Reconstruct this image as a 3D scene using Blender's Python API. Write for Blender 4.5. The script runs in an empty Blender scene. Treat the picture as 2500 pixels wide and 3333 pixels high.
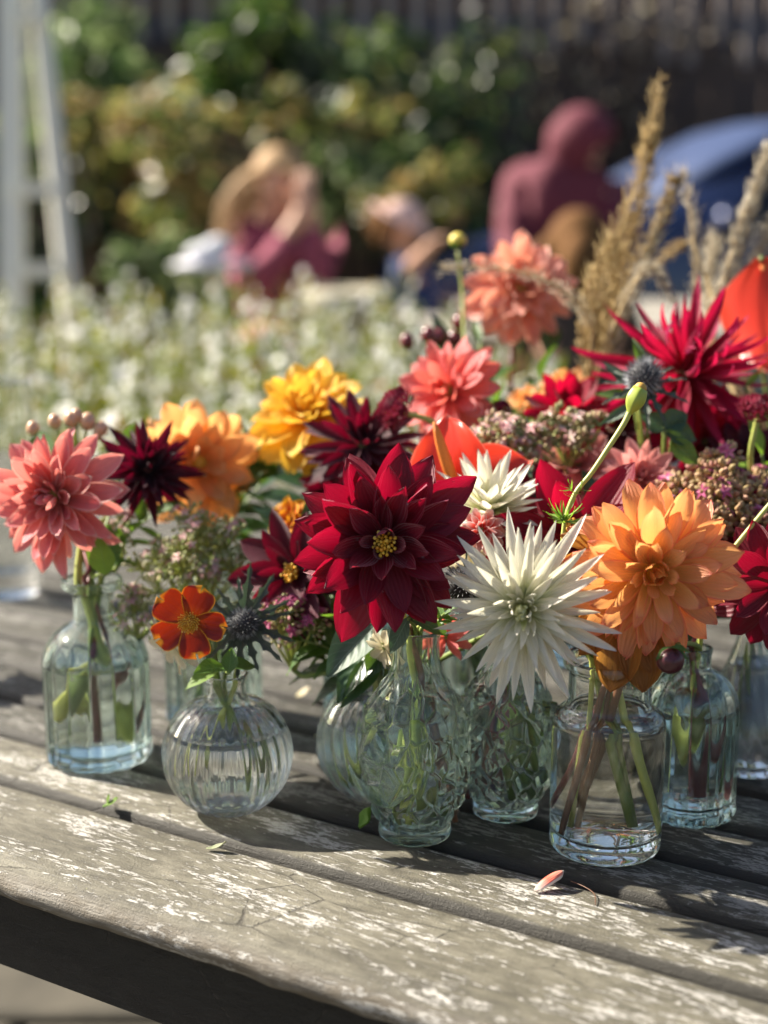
import bpy, math, random
import numpy as np
from mathutils import Vector, Matrix, noise as mnoise

R = math.radians
scene = bpy.context.scene
col = scene.collection
random.seed(7)
PI = math.pi

# ------------------------------------------------------------------ camera
F = 4814.0
PITCH = R(12.25)
CAM = Vector((0, 0, 1.11))
cam_d = bpy.data.cameras.new('camera')
cam_d.sensor_fit = 'VERTICAL'; cam_d.sensor_height = 36; cam_d.lens = 52.0
cam_d.clip_start = 0.02; cam_d.clip_end = 300
cam_d.dof.use_dof = True
cam_d.dof.focus_distance = 0.80
cam_d.dof.aperture_fstop = 3.7
cam_d.dof.aperture_blades = 0
cam = bpy.data.objects.new('camera', cam_d)
cam.location = CAM; cam.rotation_euler = (R(90) - PITCH, 0, 0)
col.objects.link(cam); scene.camera = cam

# ------------------------------------------------------------------ world + sun
SUN_AZ = R(66)      # left of straight ahead
SUN_EL = R(38)
world = bpy.data.worlds.new('World'); scene.world = world; world.use_nodes = True
nt = world.node_tree; nt.nodes.clear()
sky = nt.nodes.new('ShaderNodeTexSky'); sky.sky_type = 'NISHITA'; sky.sun_disc = False
sky.sun_elevation = SUN_EL; sky.sun_rotation = -SUN_AZ
sky.air_density = 1.0; sky.dust_density = 2.5; sky.ozone_density = 0.6
bg = nt.nodes.new('ShaderNodeBackground'); bg.inputs['Strength'].default_value = 0.055
wo = nt.nodes.new('ShaderNodeOutputWorld')
nt.links.new(sky.outputs[0], bg.inputs[0]); nt.links.new(bg.outputs[0], wo.inputs[0])
sun_d = bpy.data.lights.new('sun', 'SUN'); sun_d.energy = 5.0; sun_d.angle = R(0.53); sun_d.color = (1.0, 0.92, 0.79)
sun = bpy.data.objects.new('sun', sun_d)
sdir = Vector((-math.sin(SUN_AZ) * math.cos(SUN_EL), math.cos(SUN_AZ) * math.cos(SUN_EL), math.sin(SUN_EL)))
sun.rotation_euler = sdir.to_track_quat('Z', 'Y').to_euler(); sun.location = (-4, 3, 6)
col.objects.link(sun)
scene.view_settings.view_transform = 'Standard'; scene.view_settings.look = 'None'
scene.view_settings.exposure = 1.58; scene.view_settings.gamma = 1.0
scene.view_settings.use_curve_mapping = False
cy = scene.cycles
cy.use_denoising = True
cy.max_bounces = 26; cy.diffuse_bounces = 3; cy.glossy_bounces = 5
cy.transmission_bounces = 24; cy.transparent_max_bounces = 24
cy.sample_clamp_indirect = 12.0; cy.blur_glossy = 0.3
cy.caustics_reflective = True; cy.caustics_refractive = True

# ------------------------------------------------------------------ helpers
FWD = Vector((0, math.cos(PITCH), -math.sin(PITCH))); UP = Vector((0, math.sin(PITCH), math.cos(PITCH)))
RT = Vector((1, 0, 0))

def W(x, y, d):
    """place in the world seen at photo position x, y at depth d metres"""
    return CAM + RT * ((x - 1250) / F * d) + UP * ((1666.5 - y) / F * d) + FWD * d

def on_plane(x, y, z=0.75):
    v = RT * ((x - 1250) / F) + UP * ((1666.5 - y) / F) + FWD
    return CAM + v * ((z - CAM.z) / v.z)

def px2m(px, d): return px * d / F

def tag(o, label=None, cat=None, group=None, kind=None):
    if label: o['label'] = label
    if cat: o['category'] = cat
    if group: o['group'] = group
    if kind: o['kind'] = kind
    return o

def empty(name, loc=(0, 0, 0), rz=0):
    o = bpy.data.objects.new(name, None); o.empty_display_size = 0.02
    o.location = loc; o.rotation_euler = (0, 0, rz); col.objects.link(o); return o

class MB:
    def __init__(s): s.v = []; s.f = []; s.uv = []
    def add(s, vs, fs, uvs=None):
        n = len(s.v); s.v.extend([tuple(p) for p in vs]); s.f.extend([tuple(i + n for i in f) for f in fs])
        if uvs is not None: s.uv.extend(uvs)
        elif s.uv: s.uv.extend([(0, 0)] * len(vs))
    def box(s, c, d, rot=None):
        x, y, z = d[0] / 2, d[1] / 2, d[2] / 2
        vs = [Vector(p) for p in [(-x, -y, -z), (x, -y, -z), (x, y, -z), (-x, y, -z), (-x, -y, z), (x, -y, z), (x, y, z), (-x, y, z)]]
        if rot is not None: vs = [rot @ p for p in vs]
        vs = [p + Vector(c) for p in vs]
        s.add(vs, [(0, 3, 2, 1), (4, 5, 6, 7), (0, 1, 5, 4), (1, 2, 6, 5), (2, 3, 7, 6), (3, 0, 4, 7)])
    def tube(s, pts, radii, seg=8, cap=True):
        pts = [Vector(p) for p in pts]; n = len(pts)
        if not hasattr(radii, '__len__'): radii = [radii] * n
        vs = []; up = Vector((0.31, 0.17, 0.93))
        for i, p in enumerate(pts):
            t = (pts[min(i + 1, n - 1)] - pts[max(i - 1, 0)]).normalized()
            if i == 0:
                a = t.cross(up); a = a.normalized() if a.length > 1e-3 else Vector((1, 0, 0))
            else:
                a = (a - t * a.dot(t)).normalized()
            b = t.cross(a)
            for k in range(seg):
                th = 2 * PI * k / seg
                vs.append(p + (a * math.cos(th) + b * math.sin(th)) * radii[i])
        fs = []
        for i in range(n - 1):
            for k in range(seg):
                k2 = (k + 1) % seg
                fs.append((i * seg + k, i * seg + k2, (i + 1) * seg + k2, (i + 1) * seg + k))
        if cap:
            fs.append(tuple(range(seg))[::-1]); fs.append(tuple((n - 1) * seg + k for k in range(seg)))
        s.add(vs, fs)
    def ball(s, c, r, seg=10, rings=6, M=None):
        vs = []; fs = []
        r = r if hasattr(r, '__len__') else (r, r, r)
        for i in range(rings + 1):
            a = PI * i / rings
            for k in range(seg):
                th = 2 * PI * k / seg
                p = Vector((r[0] * math.sin(a) * math.cos(th), r[1] * math.sin(a) * math.sin(th), r[2] * math.cos(a)))
                if M is not None: p = M @ p
                vs.append(p + Vector(c))
        for i in range(rings):
            for k in range(seg):
                k2 = (k + 1) % seg
                fs.append((i * seg + k, (i + 1) * seg + k, (i + 1) * seg + k2, i * seg + k2))
        s.add(vs, fs)
    def mesh(s, name, mat=None, smooth=True):
        me = bpy.data.meshes.new(name); me.from_pydata(s.v, [], s.f)
        if s.uv and len(s.uv) == len(s.v):
            uvl = me.uv_layers.new(name='UVMap')
            li = np.zeros(len(me.loops), dtype=np.int32); me.loops.foreach_get('vertex_index', li)
            uvl.data.foreach_set('uv', np.array(s.uv, dtype=np.float32)[li].ravel())
        if mat: me.materials.append(mat)
        if smooth: me.polygons.foreach_set('use_smooth', [True] * len(me.polygons))
        me.update(); return me
    def build(s, name, mat=None, parent=None, smooth=True, loc=None):
        return link(name, s.mesh(name, mat, smooth), parent, loc)

def link(name, me, parent=None, loc=None, M=None):
    o = bpy.data.objects.new(name, me); col.objects.link(o)
    if parent: o.parent = parent
    if loc is not None: o.location = loc
    if M is not None: o.matrix_basis = M
    return o

def smooth_path(pts, n=16):
    pts = [Vector(p) for p in pts]
    P = [pts[0] * 2 - pts[1]] + pts + [pts[-1] * 2 - pts[-2]]
    out = []; m = len(pts) - 1
    for k in range(n + 1):
        t = k / n * m; i = min(int(t), m - 1); u = t - i
        a, b, c, d = P[i], P[i + 1], P[i + 2], P[i + 3]
        out.append(0.5 * ((2 * b) + (c - a) * u + (2 * a - 5 * b + 4 * c - d) * u * u + (3 * b - a - 3 * c + d) * u ** 3))
    return out

# ------------------------------------------------------------------ materials
def new_mat(name):
    m = bpy.data.materials.new(name); m.use_nodes = True; m.node_tree.nodes.clear(); return m, m.node_tree
class N:
    """tiny node helper"""
    def __init__(s, t): s.t = t
    def n(s, typ, **kw):
        nd = s.t.nodes.new(typ)
        for k, v in kw.items():
            if k.startswith('i_'):
                key = k[2:]; key = int(key) if key.isdigit() else key
                s.set(nd.inputs[key], v)
            else: setattr(nd, k, v)
        return nd
    def set(s, sock, v):
        if isinstance(v, bpy.types.NodeSocket): s.t.links.new(v, sock)
        else:
            if hasattr(sock.default_value, '__len__') and not isinstance(v, str) and hasattr(v, '__len__') and len(v) == 3 and len(sock.default_value) == 4: v = (*v, 1)
            sock.default_value = v
    def math(s, op, a, b=0.0, c=None, clamp=False):
        nd = s.n('ShaderNodeMath', operation=op, use_clamp=clamp); s.set(nd.inputs[0], a); s.set(nd.inputs[1], b)
        if c is not None: s.set(nd.inputs[2], c)
        return nd.outputs[0]
    def mix(s, f, a, b, mode='MIX'):
        nd = s.n('ShaderNodeMix', data_type='RGBA', blend_type=mode)
        s.set(nd.inputs[0], f); s.set(nd.inputs[6], a); s.set(nd.inputs[7], b); return nd.outputs[2]
    def ramp(s, f, stops, interp='LINEAR'):
        nd = s.n('ShaderNodeValToRGB'); nd.color_ramp.interpolation = interp; s.set(nd.inputs[0], f)
        el = nd.color_ramp.elements
        while len(el) < len(stops): el.new(0.5)
        for e, (p, c) in zip(el, stops): e.position = p; e.color = (*c, 1) if len(c) == 3 else c
        return nd.outputs[0]
    def sstep(s, x, a, b):
        nd = s.n('ShaderNodeMapRange', interpolation_type='SMOOTHSTEP'); s.set(nd.inputs[0], x)
        nd.inputs[1].default_value = a; nd.inputs[2].default_value = b; return nd.outputs[0]
    def noise(s, vec, scale, detail=3, rough=0.5, dist=0.0):
        nd = s.n('ShaderNodeTexNoise'); s.set(nd.inputs['Vector'], vec)
        nd.inputs['Scale'].default_value = scale; nd.inputs['Detail'].default_value = detail
        nd.inputs['Roughness'].default_value = rough; nd.inputs['Distortion'].default_value = dist
        return nd.outputs[0]
    def mapv(s, vec, scale=(1, 1, 1), loc=(0, 0, 0)):
        nd = s.n('ShaderNodeMapping'); s.set(nd.inputs[0], vec)
        s.set(nd.inputs[3], scale); s.set(nd.inputs[1], loc); return nd.outputs[0]

def simple(name, c, rough=0.6, var=0.15, scale=40, metallic=0, bump=0.0, coat=0, spec=0.5):
    m, t = new_mat(name); g = N(t)
    tc = g.n('ShaderNodeTexCoord').outputs['Object']
    nz = g.noise(tc, scale, 4, 0.6)
    f = g.math('MULTIPLY_ADD', nz, 2 * var, 1 - var)
    colr = g.mix(1.0, (*c, 1), f, 'MULTIPLY')
    p = g.n('ShaderNodeBsdfPrincipled'); g.set(p.inputs['Base Color'], colr)
    p.inputs['Roughness'].default_value = rough; p.inputs['Metallic'].default_value = metallic
    p.inputs['Coat Weight'].default_value = coat; p.inputs['Specular IOR Level'].default_value = spec
    if bump:
        b = g.n('ShaderNodeBump'); b.inputs['Strength'].default_value = bump; b.inputs['Distance'].default_value = 0.002
        g.set(b.inputs['Height'], nz); g.set(p.inputs['Normal'], b.outputs[0])
    o = g.n('ShaderNodeOutputMaterial'); g.set(o.inputs[0], p.outputs[0]); return m

def petal_mat(name, base, mid, tip, edge=None, edge_w=0.85, trans=0.42, vein=0.26, rough=0.5, var=0.16, veins=9, tcol=None, sheen=0.0, back=None):
    m, t = new_mat(name); g = N(t)
    uv = g.n('ShaderNodeUVMap').outputs[0]
    sp = g.n('ShaderNodeSeparateXYZ', i_0=uv); X, Y = sp.outputs[0], sp.outputs[1]
    c = g.ramp(Y, [(0.0, base), (0.45, mid), (1.0, tip)])
    if edge is not None:
        a = g.math('ABSOLUTE', g.math('MULTIPLY_ADD', X, 2.0, -1.0))
        wob = g.noise(uv, 9, 2)
        e1 = g.sstep(g.math('ADD', a, g.math('MULTIPLY', wob, 0.08)), edge_w, edge_w + 0.1)
        e2 = g.sstep(g.math('ADD', Y, g.math('MULTIPLY', wob, 0.06)), 0.95, 1.0)
        c = g.mix(g.math('MAXIMUM', e1, e2), c, (*edge, 1))
    if back is not None: c = g.mix(g.n('ShaderNodeNewGeometry').outputs['Backfacing'], c, (*back, 1))
    oi = g.n('ShaderNodeObjectInfo').outputs['Random']
    vv = g.noise(g.mapv(uv, (veins * 2.2, 1.6, 1)), 1.0, 3, 0.6)
    blot = g.noise(g.n('ShaderNodeTexCoord').outputs['Object'], 3.0, 3)
    f = g.math('MULTIPLY_ADD', vv, 2 * vein, 1 - vein)
    f = g.math('MULTIPLY', f, g.math('MULTIPLY_ADD', oi, 2 * var, 1 - var))
    f = g.math('MULTIPLY', f, g.math('MULTIPLY_ADD', blot, 0.3, 0.85))
    c = g.mix(1.0, c, f, 'MULTIPLY')
    p = g.n('ShaderNodeBsdfPrincipled'); g.set(p.inputs['Base Color'], c); p.inputs['Roughness'].default_value = rough
    p.inputs['Specular IOR Level'].default_value = 0.35
    if sheen: p.inputs['Sheen Weight'].default_value = sheen; p.inputs['Sheen Roughness'].default_value = 0.4
    b = g.n('ShaderNodeBump'); b.inputs['Strength'].default_value = 0.6; b.inputs['Distance'].default_value = 0.0011
    rib = g.math('SINE', g.math('MULTIPLY', X, veins * 6.28))
    g.set(b.inputs['Height'], g.math('ADD', vv, g.math('MULTIPLY', rib, 0.25))); g.set(p.inputs['Normal'], b.outputs[0])
    tr = g.n('ShaderNodeBsdfTranslucent')
    g.set(tr.inputs[0], c if tcol is None else g.mix(0.6, c, (*tcol, 1)))
    mx = g.n('ShaderNodeMixShader'); mx.inputs[0].default_value = trans
    g.set(mx.inputs[1], p.outputs[0]); g.set(mx.inputs[2], tr.outputs[0])
    o = g.n('ShaderNodeOutputMaterial'); g.set(o.inputs[0], mx.outputs[0]); return m

def leaf_mat(name, c, c2, rough=0.45, trans=0.35, vein=(0.2, 0.3, 0.1), tcol=(0.25, 0.45, 0.03)):
    m, t = new_mat(name); g = N(t)
    uv = g.n('ShaderNodeUVMap').outputs[0]
    sp = g.n('ShaderNodeSeparateXYZ', i_0=uv); X, Y = sp.outputs[0], sp.outputs[1]
    a = g.math('ABSOLUTE', g.math('MULTIPLY_ADD', X, 2.0, -1.0))
    side = g.math('SINE', g.math('MULTIPLY', g.math('SUBTRACT', Y, g.math('MULTIPLY', a, 0.25)), 48.0))
    rib = g.math('SUBTRACT', 1.0, g.sstep(a, 0.0, 0.07))
    nz = g.noise(g.n('ShaderNodeTexCoord').outputs['Object'], 4.0, 4)
    cc = g.mix(nz, c, c2)
    cc = g.mix(g.math('MULTIPLY', rib, 0.7), cc, (*vein, 1))
    cc = g.mix(g.math('MULTIPLY', g.sstep(side, 0.85, 1.0), 0.25), cc, (*vein, 1))
    oi = g.n('ShaderNodeObjectInfo').outputs['Random']
    cc = g.mix(1.0, cc, g.math('MULTIPLY_ADD', oi, 0.5, 0.75), 'MULTIPLY')
    p = g.n('ShaderNodeBsdfPrincipled'); g.set(p.inputs['Base Color'], cc); p.inputs['Roughness'].default_value = rough
    b = g.n('ShaderNodeBump'); b.inputs['Strength'].default_value = 0.4; b.inputs['Distance'].default_value = 0.001
    g.set(b.inputs['Height'], g.math('SUBTRACT', g.math('MULTIPLY', side, 0.3), rib)); g.set(p.inputs['Normal'], b.outputs[0])
    tr = g.n('ShaderNodeBsdfTranslucent'); g.set(tr.inputs[0], g.mix(0.65, cc, (*tcol, 1)))
    mx = g.n('ShaderNodeMixShader'); mx.inputs[0].default_value = trans
    g.set(mx.inputs[1], p.outputs[0]); g.set(mx.inputs[2], tr.outputs[0])
    o = g.n('ShaderNodeOutputMaterial'); g.set(o.inputs[0], mx.outputs[0]); return m

def island_mat(name, stops, rough=0.6, trans=0.3, interp='LINEAR'):
    """colour picked per separate leaf, bud or seed"""
    m, t = new_mat(name); g = N(t)
    ri = g.n('ShaderNodeNewGeometry').outputs['Random Per Island']
    c = g.ramp(ri, stops, interp)
    p = g.n('ShaderNodeBsdfPrincipled'); g.set(p.inputs['Base Color'], c); p.inputs['Roughness'].default_value = rough
    if trans > 0:
        tr = g.n('ShaderNodeBsdfTranslucent'); g.set(tr.inputs[0], c)
        mx = g.n('ShaderNodeMixShader'); mx.inputs[0].default_value = trans
        g.set(mx.inputs[1], p.outputs[0]); g.set(mx.inputs[2], tr.outputs[0]); out = mx.outputs[0]
    else: out = p.outputs[0]
    o = g.n('ShaderNodeOutputMaterial'); g.set(o.inputs[0], out); return m

def glass_mat(name, tint, clear=0.03, rough=0.022, ior=1.45, stain=0.0):
    m, t = new_mat(name); g = N(t)
    gl = g.n('ShaderNodeBsdfGlass'); g.set(gl.inputs['Color'], (*tint, 1)); gl.inputs['Roughness'].default_value = rough
    gl.inputs['IOR'].default_value = ior
    tr = g.n('ShaderNodeBsdfTransparent'); g.set(tr.inputs[0], (*tint, 1))
    mx = g.n('ShaderNodeMixShader'); mx.inputs[0].default_value = clear
    g.set(mx.inputs[1], gl.outputs[0]); g.set(mx.inputs[2], tr.outputs[0])
    o = g.n('ShaderNodeOutputMaterial'); g.set(o.inputs[0], mx.outputs[0]); return m

def wood_mat(name, dark=1.0, flakes=1.0, soot=0.0):
    m, t = new_mat(name); g = N(t)
    tc = g.n('ShaderNodeTexCoord').outputs['Object']
    oi = g.n('ShaderNodeObjectInfo').outputs['Random']
    off = g.n('ShaderNodeCombineXYZ'); g.set(off.inputs[0], g.math('MULTIPLY', oi, 17.0)); g.set(off.inputs[1], g.math('MULTIPLY', oi, 5.0))
    va = g.n('ShaderNodeVectorMath', operation='ADD', i_0=tc, i_1=off.outputs[0]).outputs[0]
    big = g.noise(g.mapv(va, (7, 16, 16)), 1, 4, 0.6)
    grain = g.noise(g.mapv(va, (30, 700, 700)), 1, 5, 0.72, 0.4)
    fine = g.noise(va, 900, 3, 0.6)
    mott = g.noise(g.mapv(va, (60, 150, 150)), 1, 5, 0.62)
    c = g.ramp(g.math('ADD', g.math('MULTIPLY', big, 0.5), g.math('MULTIPLY', mott, 0.5)),
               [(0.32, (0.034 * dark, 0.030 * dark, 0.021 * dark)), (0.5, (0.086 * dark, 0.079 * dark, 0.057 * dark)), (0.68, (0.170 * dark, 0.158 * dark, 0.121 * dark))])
    c = g.mix(1.0, c, g.math('MULTIPLY_ADD', grain, 1.5, 0.25), 'MULTIPLY')
    c = g.mix(1.0, c, g.math('MULTIPLY_ADD', fine, 1.0, 0.5), 'MULTIPLY')
    # pale worn flakes stretched along the grain
    fl = g.noise(g.mapv(va, (75, 380, 380)), 1, 6, 0.66, 0.7)
    patch = g.noise(g.mapv(va, (12, 40, 40)), 1, 4, 0.6)
    th = g.math('ADD', fl, g.math('MULTIPLY', g.math('SUBTRACT', patch, 0.5), 0.85))
    fm = g.sstep(th, 0.548, 0.578)
    fm = g.math('MULTIPLY', fm, g.sstep(g.noise(g.mapv(va, (260, 900, 900)), 1, 3, 0.7), 0.38, 0.5))
    # sides of the board: bare grey fibres
    sp = g.n('ShaderNodeSeparateXYZ', i_0=tc)
    side = g.sstep(g.math('MULTIPLY', sp.outputs[2], -1.0), 0.0025, 0.009)
    fib = g.mix(grain, (0.05 * dark, 0.043 * dark, 0.035 * dark), (0.36 * dark, 0.33 * dark, 0.28 * dark))
    fib = g.mix(g.sstep(mott, 0.35, 0.6), fib, (0.12 * dark, 0.10 * dark, 0.075 * dark))
    c = g.mix(g.math('MULTIPLY', side, 0.8), c, fib)
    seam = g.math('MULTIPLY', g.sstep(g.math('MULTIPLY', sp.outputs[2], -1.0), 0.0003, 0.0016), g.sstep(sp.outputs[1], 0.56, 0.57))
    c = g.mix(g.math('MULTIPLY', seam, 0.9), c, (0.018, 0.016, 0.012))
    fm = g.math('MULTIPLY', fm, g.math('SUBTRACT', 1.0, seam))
    c = g.mix(g.math('MULTIPLY', fm, 0.82 * flakes), c, (0.52, 0.50, 0.46))
    # scratches
    vo = g.n('ShaderNodeTexVoronoi', feature='DISTANCE_TO_EDGE'); g.set(vo.inputs['Vector'], g.mapv(va, (14, 30, 30))); vo.inputs['Scale'].default_value = 1
    cr = g.math('SUBTRACT', 1.0, g.sstep(g.math('ADD', vo.outputs[0], g.math('MULTIPLY', g.math('SUBTRACT', fl, 0.5), 0.1)), 0.0, 0.012))
    crm = g.math('MULTIPLY', cr, g.sstep(big, 0.48, 0.6))
    c = g.mix(g.math('MULTIPLY', crm, 0.6), c, (0.03, 0.025, 0.02))
    p = g.n('ShaderNodeBsdfPrincipled'); g.set(p.inputs['Base Color'], c)
    g.set(p.inputs['Roughness'], g.math('MULTIPLY_ADD', fine, 0.3, 0.5)); p.inputs['Specular IOR Level'].default_value = 0.4
    h = g.math('ADD', g.math('MULTIPLY', grain, 0.7), g.math('MULTIPLY', fine, 0.5))
    h = g.math('ADD', h, g.math('MULTIPLY', fm, 0.35)); h = g.math('ADD', h, g.math('MULTIPLY', mott, 0.9))
    h = g.math('SUBTRACT', h, g.math('MULTIPLY', crm, 0.6))
    b = g.n('ShaderNodeBump'); b.inputs['Strength'].default_value = 0.85; b.inputs['Distance'].default_value = 0.0012
    g.set(b.inputs['Height'], h); g.set(p.inputs['Normal'], b.outputs[0])
    o = g.n('ShaderNodeOutputMaterial'); g.set(o.inputs[0], p.outputs[0]); return m

M = {}
M['wood'] = wood_mat('weathered_wood', 1.22, 1.0)  # front boards, sunlit paleness put into the wood colour
M['wood_back_shaded'] = wood_mat('weathered_wood_shaded', 0.50, 0.5)  # same wood for the rear slats, their shade put into a darker colour
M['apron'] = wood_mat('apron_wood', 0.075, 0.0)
M['far_wood'] = simple('far_table_wood', (0.27, 0.25, 0.21), 0.8, 0.25, 12)
M['ground'] = simple('ground_earth', (0.10, 0.09, 0.07), 0.95, 0.4, 6)
M['slab'] = simple('paving_stone', (0.065, 0.058, 0.045), 0.9, 0.8, 16, bump=0.4)
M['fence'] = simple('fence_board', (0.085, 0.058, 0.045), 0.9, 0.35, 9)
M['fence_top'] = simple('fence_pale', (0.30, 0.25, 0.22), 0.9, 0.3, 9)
M['wall'] = simple('dark_wall', (0.014, 0.017, 0.035), 0.8, 0.3, 2)
M['white'] = simple('white_paint', (0.80, 0.79, 0.68), 0.55, 0.06, 5)
M['glassgreen'] = glass_mat('clear_glass_greenish', (0.935, 0.978, 0.962))
M['glassgreen2'] = glass_mat('embossed_glass', (0.945, 0.98, 0.964), 0.02)
M['glassclear'] = glass_mat('clear_glass', (0.985, 0.992, 0.986))
M['water'] = glass_mat('water', (0.993, 0.997, 0.992), 0.02, rough=0.0, ior=1.33)
M['water_amber'] = glass_mat('faintly_brown_water', (0.975, 0.972, 0.95), 0.02, rough=0.0, ior=1.33)
M['stem'] = simple('stem_green', (0.16, 0.22, 0.045), 0.45, 0.25, 60)
M['stem_pale'] = simple('stem_pale', (0.38, 0.42, 0.10), 0.45, 0.2, 60)
M['stem_brown'] = simple('stem_brown', (0.13, 0.055, 0.025), 0.5, 0.3, 60)
M['stem_red'] = simple('stem_red', (0.17, 0.035, 0.04), 0.45, 0.25, 60)
M['leaf'] = leaf_mat('leaf_green', (0.045, 0.11, 0.02), (0.08, 0.16, 0.03))
M['leaf_dark'] = leaf_mat('leaf_dark', (0.02, 0.05, 0.022), (0.04, 0.085, 0.04), 0.35, 0.2, (0.08, 0.13, 0.06))
M['leaf_blue'] = leaf_mat('leaf_bluegreen', (0.030, 0.058, 0.036), (0.06, 0.095, 0.06), 0.55, 0.15, (0.16, 0.22, 0.17), (0.1, 0.25, 0.08))
M['leaf_lime'] = leaf_mat('leaf_lime', (0.16, 0.30, 0.03), (0.24, 0.38, 0.05), 0.45, 0.45)
M['holly'] = leaf_mat('sea_holly_bract', (0.045, 0.060, 0.042), (0.085, 0.10, 0.075), 0.55, 0.12, (0.20, 0.21, 0.17), (0.1, 0.2, 0.1))

# ------------------------------------------------------------------ petals
def petal_mesh(name, mat, Wd=0.2, um=0.6, p=2.0, q=0.5, roll=0.5, bend=0.4, lift=0.0, ripple=0.02, nu=8, nv=6, b0=0.35,
               fold=0.0, notch=0.0, tipcurl=0.0, seed=0, twist=0.0):
    rg = random.Random(seed); b = MB()
    c = Vector((0, 0, 0)); vs = []; uv = []; prev = 0.0
    ph = [rg.uniform(0, 6.28) for _ in range(5)]
    for i in range(nu + 1):
        u = i / nu
        ang = lift + bend * u + tipcurl * max(0, u - 0.7) / 0.3
        c = c + Vector((0, math.cos(ang), math.sin(ang))) * (u - prev); prev = u
        n = Vector((0, -math.sin(ang), math.cos(ang))); t = Vector((0, math.cos(ang), math.sin(ang)))
        if u < um: w = b0 + (1 - b0) * math.sin(PI / 2 * u / um)
        else:
            s = (u - um) / (1 - um); w = max(0.0, 1 - s ** p) ** q
        w = max(w, 0.035 if q > 0.6 else 0.10) * Wd
        rl = roll * (0.8 + 0.3 * math.cos(3 * u + ph[0])) + 1e-4
        tw = twist * u
        for j in range(nv + 1):
            v = j / nv * 2 - 1
            x = w * math.sin(v * rl) / rl; z = w * (1 - math.cos(v * rl)) / rl
            z += fold * w * (abs(v) - 0.3)
            z += ripple * math.sin(5 * u + ph[1] + 2.2 * v) * (0.3 + u) * abs(v) + 0.5 * ripple * math.sin(9 * u + ph[2] - 3 * v) * u * abs(v)
            yy = -notch * (math.cos(v * PI * 1.15) * 0.5 + 0.5) * max(0, u - 0.55) / 0.45 + 0.35 * notch * math.sin(v * 7 + ph[3]) * u ** 4
            x, z = x * math.cos(tw) - z * math.sin(tw), x * math.sin(tw) + z * math.cos(tw)
            vs.append(c + Vector((x, 0, 0)) + n * z + t * yy); uv.append((j / nv, u))
    fs = []
    for i in range(nu):
        for j in range(nv):
            a = i * (nv + 1) + j; fs.append((a, a + 1, a + nv + 2, a + nv + 1))
    b.add(vs, fs, uv); return b.mesh(name, mat)

def frame(ax):
    ax = ax.normalized(); a = ax.cross(Vector((0.13, 0.21, 0.97)))
    if a.length < 0.1: a = ax.cross(Vector((1, 0, 0)))
    a.normalize(); return a, ax.cross(a).normalized(), ax

def basis(y, z, pos, s):
    """matrix: local Y along y, local Z towards z, scale s (scalar or 3-tuple)"""
    y = y.normalized(); x = y.cross(z).normalized(); z = x.cross(y).normalized()
    if not hasattr(s, '__len__'): s = (s, s, s)
    m = Matrix(((x.x * s[0], y.x * s[1], z.x * s[2], pos.x), (x.y * s[0], y.y * s[1], z.y * s[2], pos.y), (x.z * s[0], y.z * s[1], z.z * s[2], pos.z), (0, 0, 0, 1)))
    return m

def add_rings(root, C, ax, Rm, rings, mat, style, seed=0, name='petal', jit=1.0, phase0=0.0):
    """rings of petals about the axis; C is relative to root. ring = (count, elevation deg, length, bend, [style overrides])"""
    rg = random.Random(seed); a, b, n = frame(ax); phase = phase0
    for ri, ring in enumerate(rings):
        cnt, el, ln, bend = ring[:4]; ov = dict(style); ov['bend'] = bend
        if len(ring) > 4: ov.update(ring[4])
        m_ = ov.pop('mat', mat); r0 = ov.pop('r0', 0.10 * (1 - el / 110.0)); h0 = ov.pop('h0', 0.16 * el / 90.0 - 0.02)
        nvar = 3 if cnt > 5 else 2
        ms = []
        for k in range(nvar):
            o2 = dict(ov); o2['bend'] = bend + rg.uniform(-.26, .26); o2['roll'] = ov.get('roll', .5) * rg.uniform(.8, 1.2)
            ms.append(petal_mesh(name, m_, seed=seed * 31 + ri * 7 + k, **o2))
        phase += PI / cnt + rg.uniform(0, .3)
        for j in range(cnt):
            th = phase + 2 * PI * j / cnt + rg.gauss(0, .055) * jit
            rad = a * math.cos(th) + b * math.sin(th)
            e = R(el + rg.gauss(0, 4.5) * jit)
            y = rad * math.cos(e) + n * math.sin(e); z = n * math.cos(e) - rad * math.sin(e)
            z = z + y.cross(z) * rg.gauss(0, .13) * jit
            L = Rm * ln * (1 + rg.gauss(0, .06) * jit)
            PETALS.append(link(name, rg.choice(ms), root, M=basis(y, z, C + (rad * r0 + n * h0) * Rm, (L * rg.uniform(.9, 1.1), L, L))))

VASES = {}
PETALS = []
def stem_path(head, ax, vase, rg, back=0.03, drop=0.0, n=22):
    v = VASES[vase]; P = v['pos']
    d = (head - P); d.z = 0; d = d.normalized() if d.length > 1e-4 else Vector((1, 0, 0))
    th = rg.uniform(-1.0, 1.0); dd = Vector((d.x * math.cos(th) - d.y * math.sin(th), d.x * math.sin(th) + d.y * math.cos(th), 0))
    mouth = P + dd * (v['mr'] * 0.55) + Vector((0, 0, v['h']))
    neck = P + dd * (v['nr'] * 0.3) + Vector((0, 0, v['nz']))
    bot = P - dd * (v['br'] * rg.uniform(.35, .72)) + Vector((0, 0, rg.uniform(0.012, 0.024) + drop))
    a1 = head - ax.normalized() * back + Vector((0, 0, -0.004))
    return smooth_path([head, a1, mouth, neck, bot], n)

def add_stem(root, P0, path, r0=0.0016, r1=0.0021, mat='stem'):
    b = MB(); n = len(path); b.tube([p - P0 for p in path], [r0 + (r1 - r0) * i / (n - 1) for i in range(n)], 8)
    return b.build('stem', M[mat], root)

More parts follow.
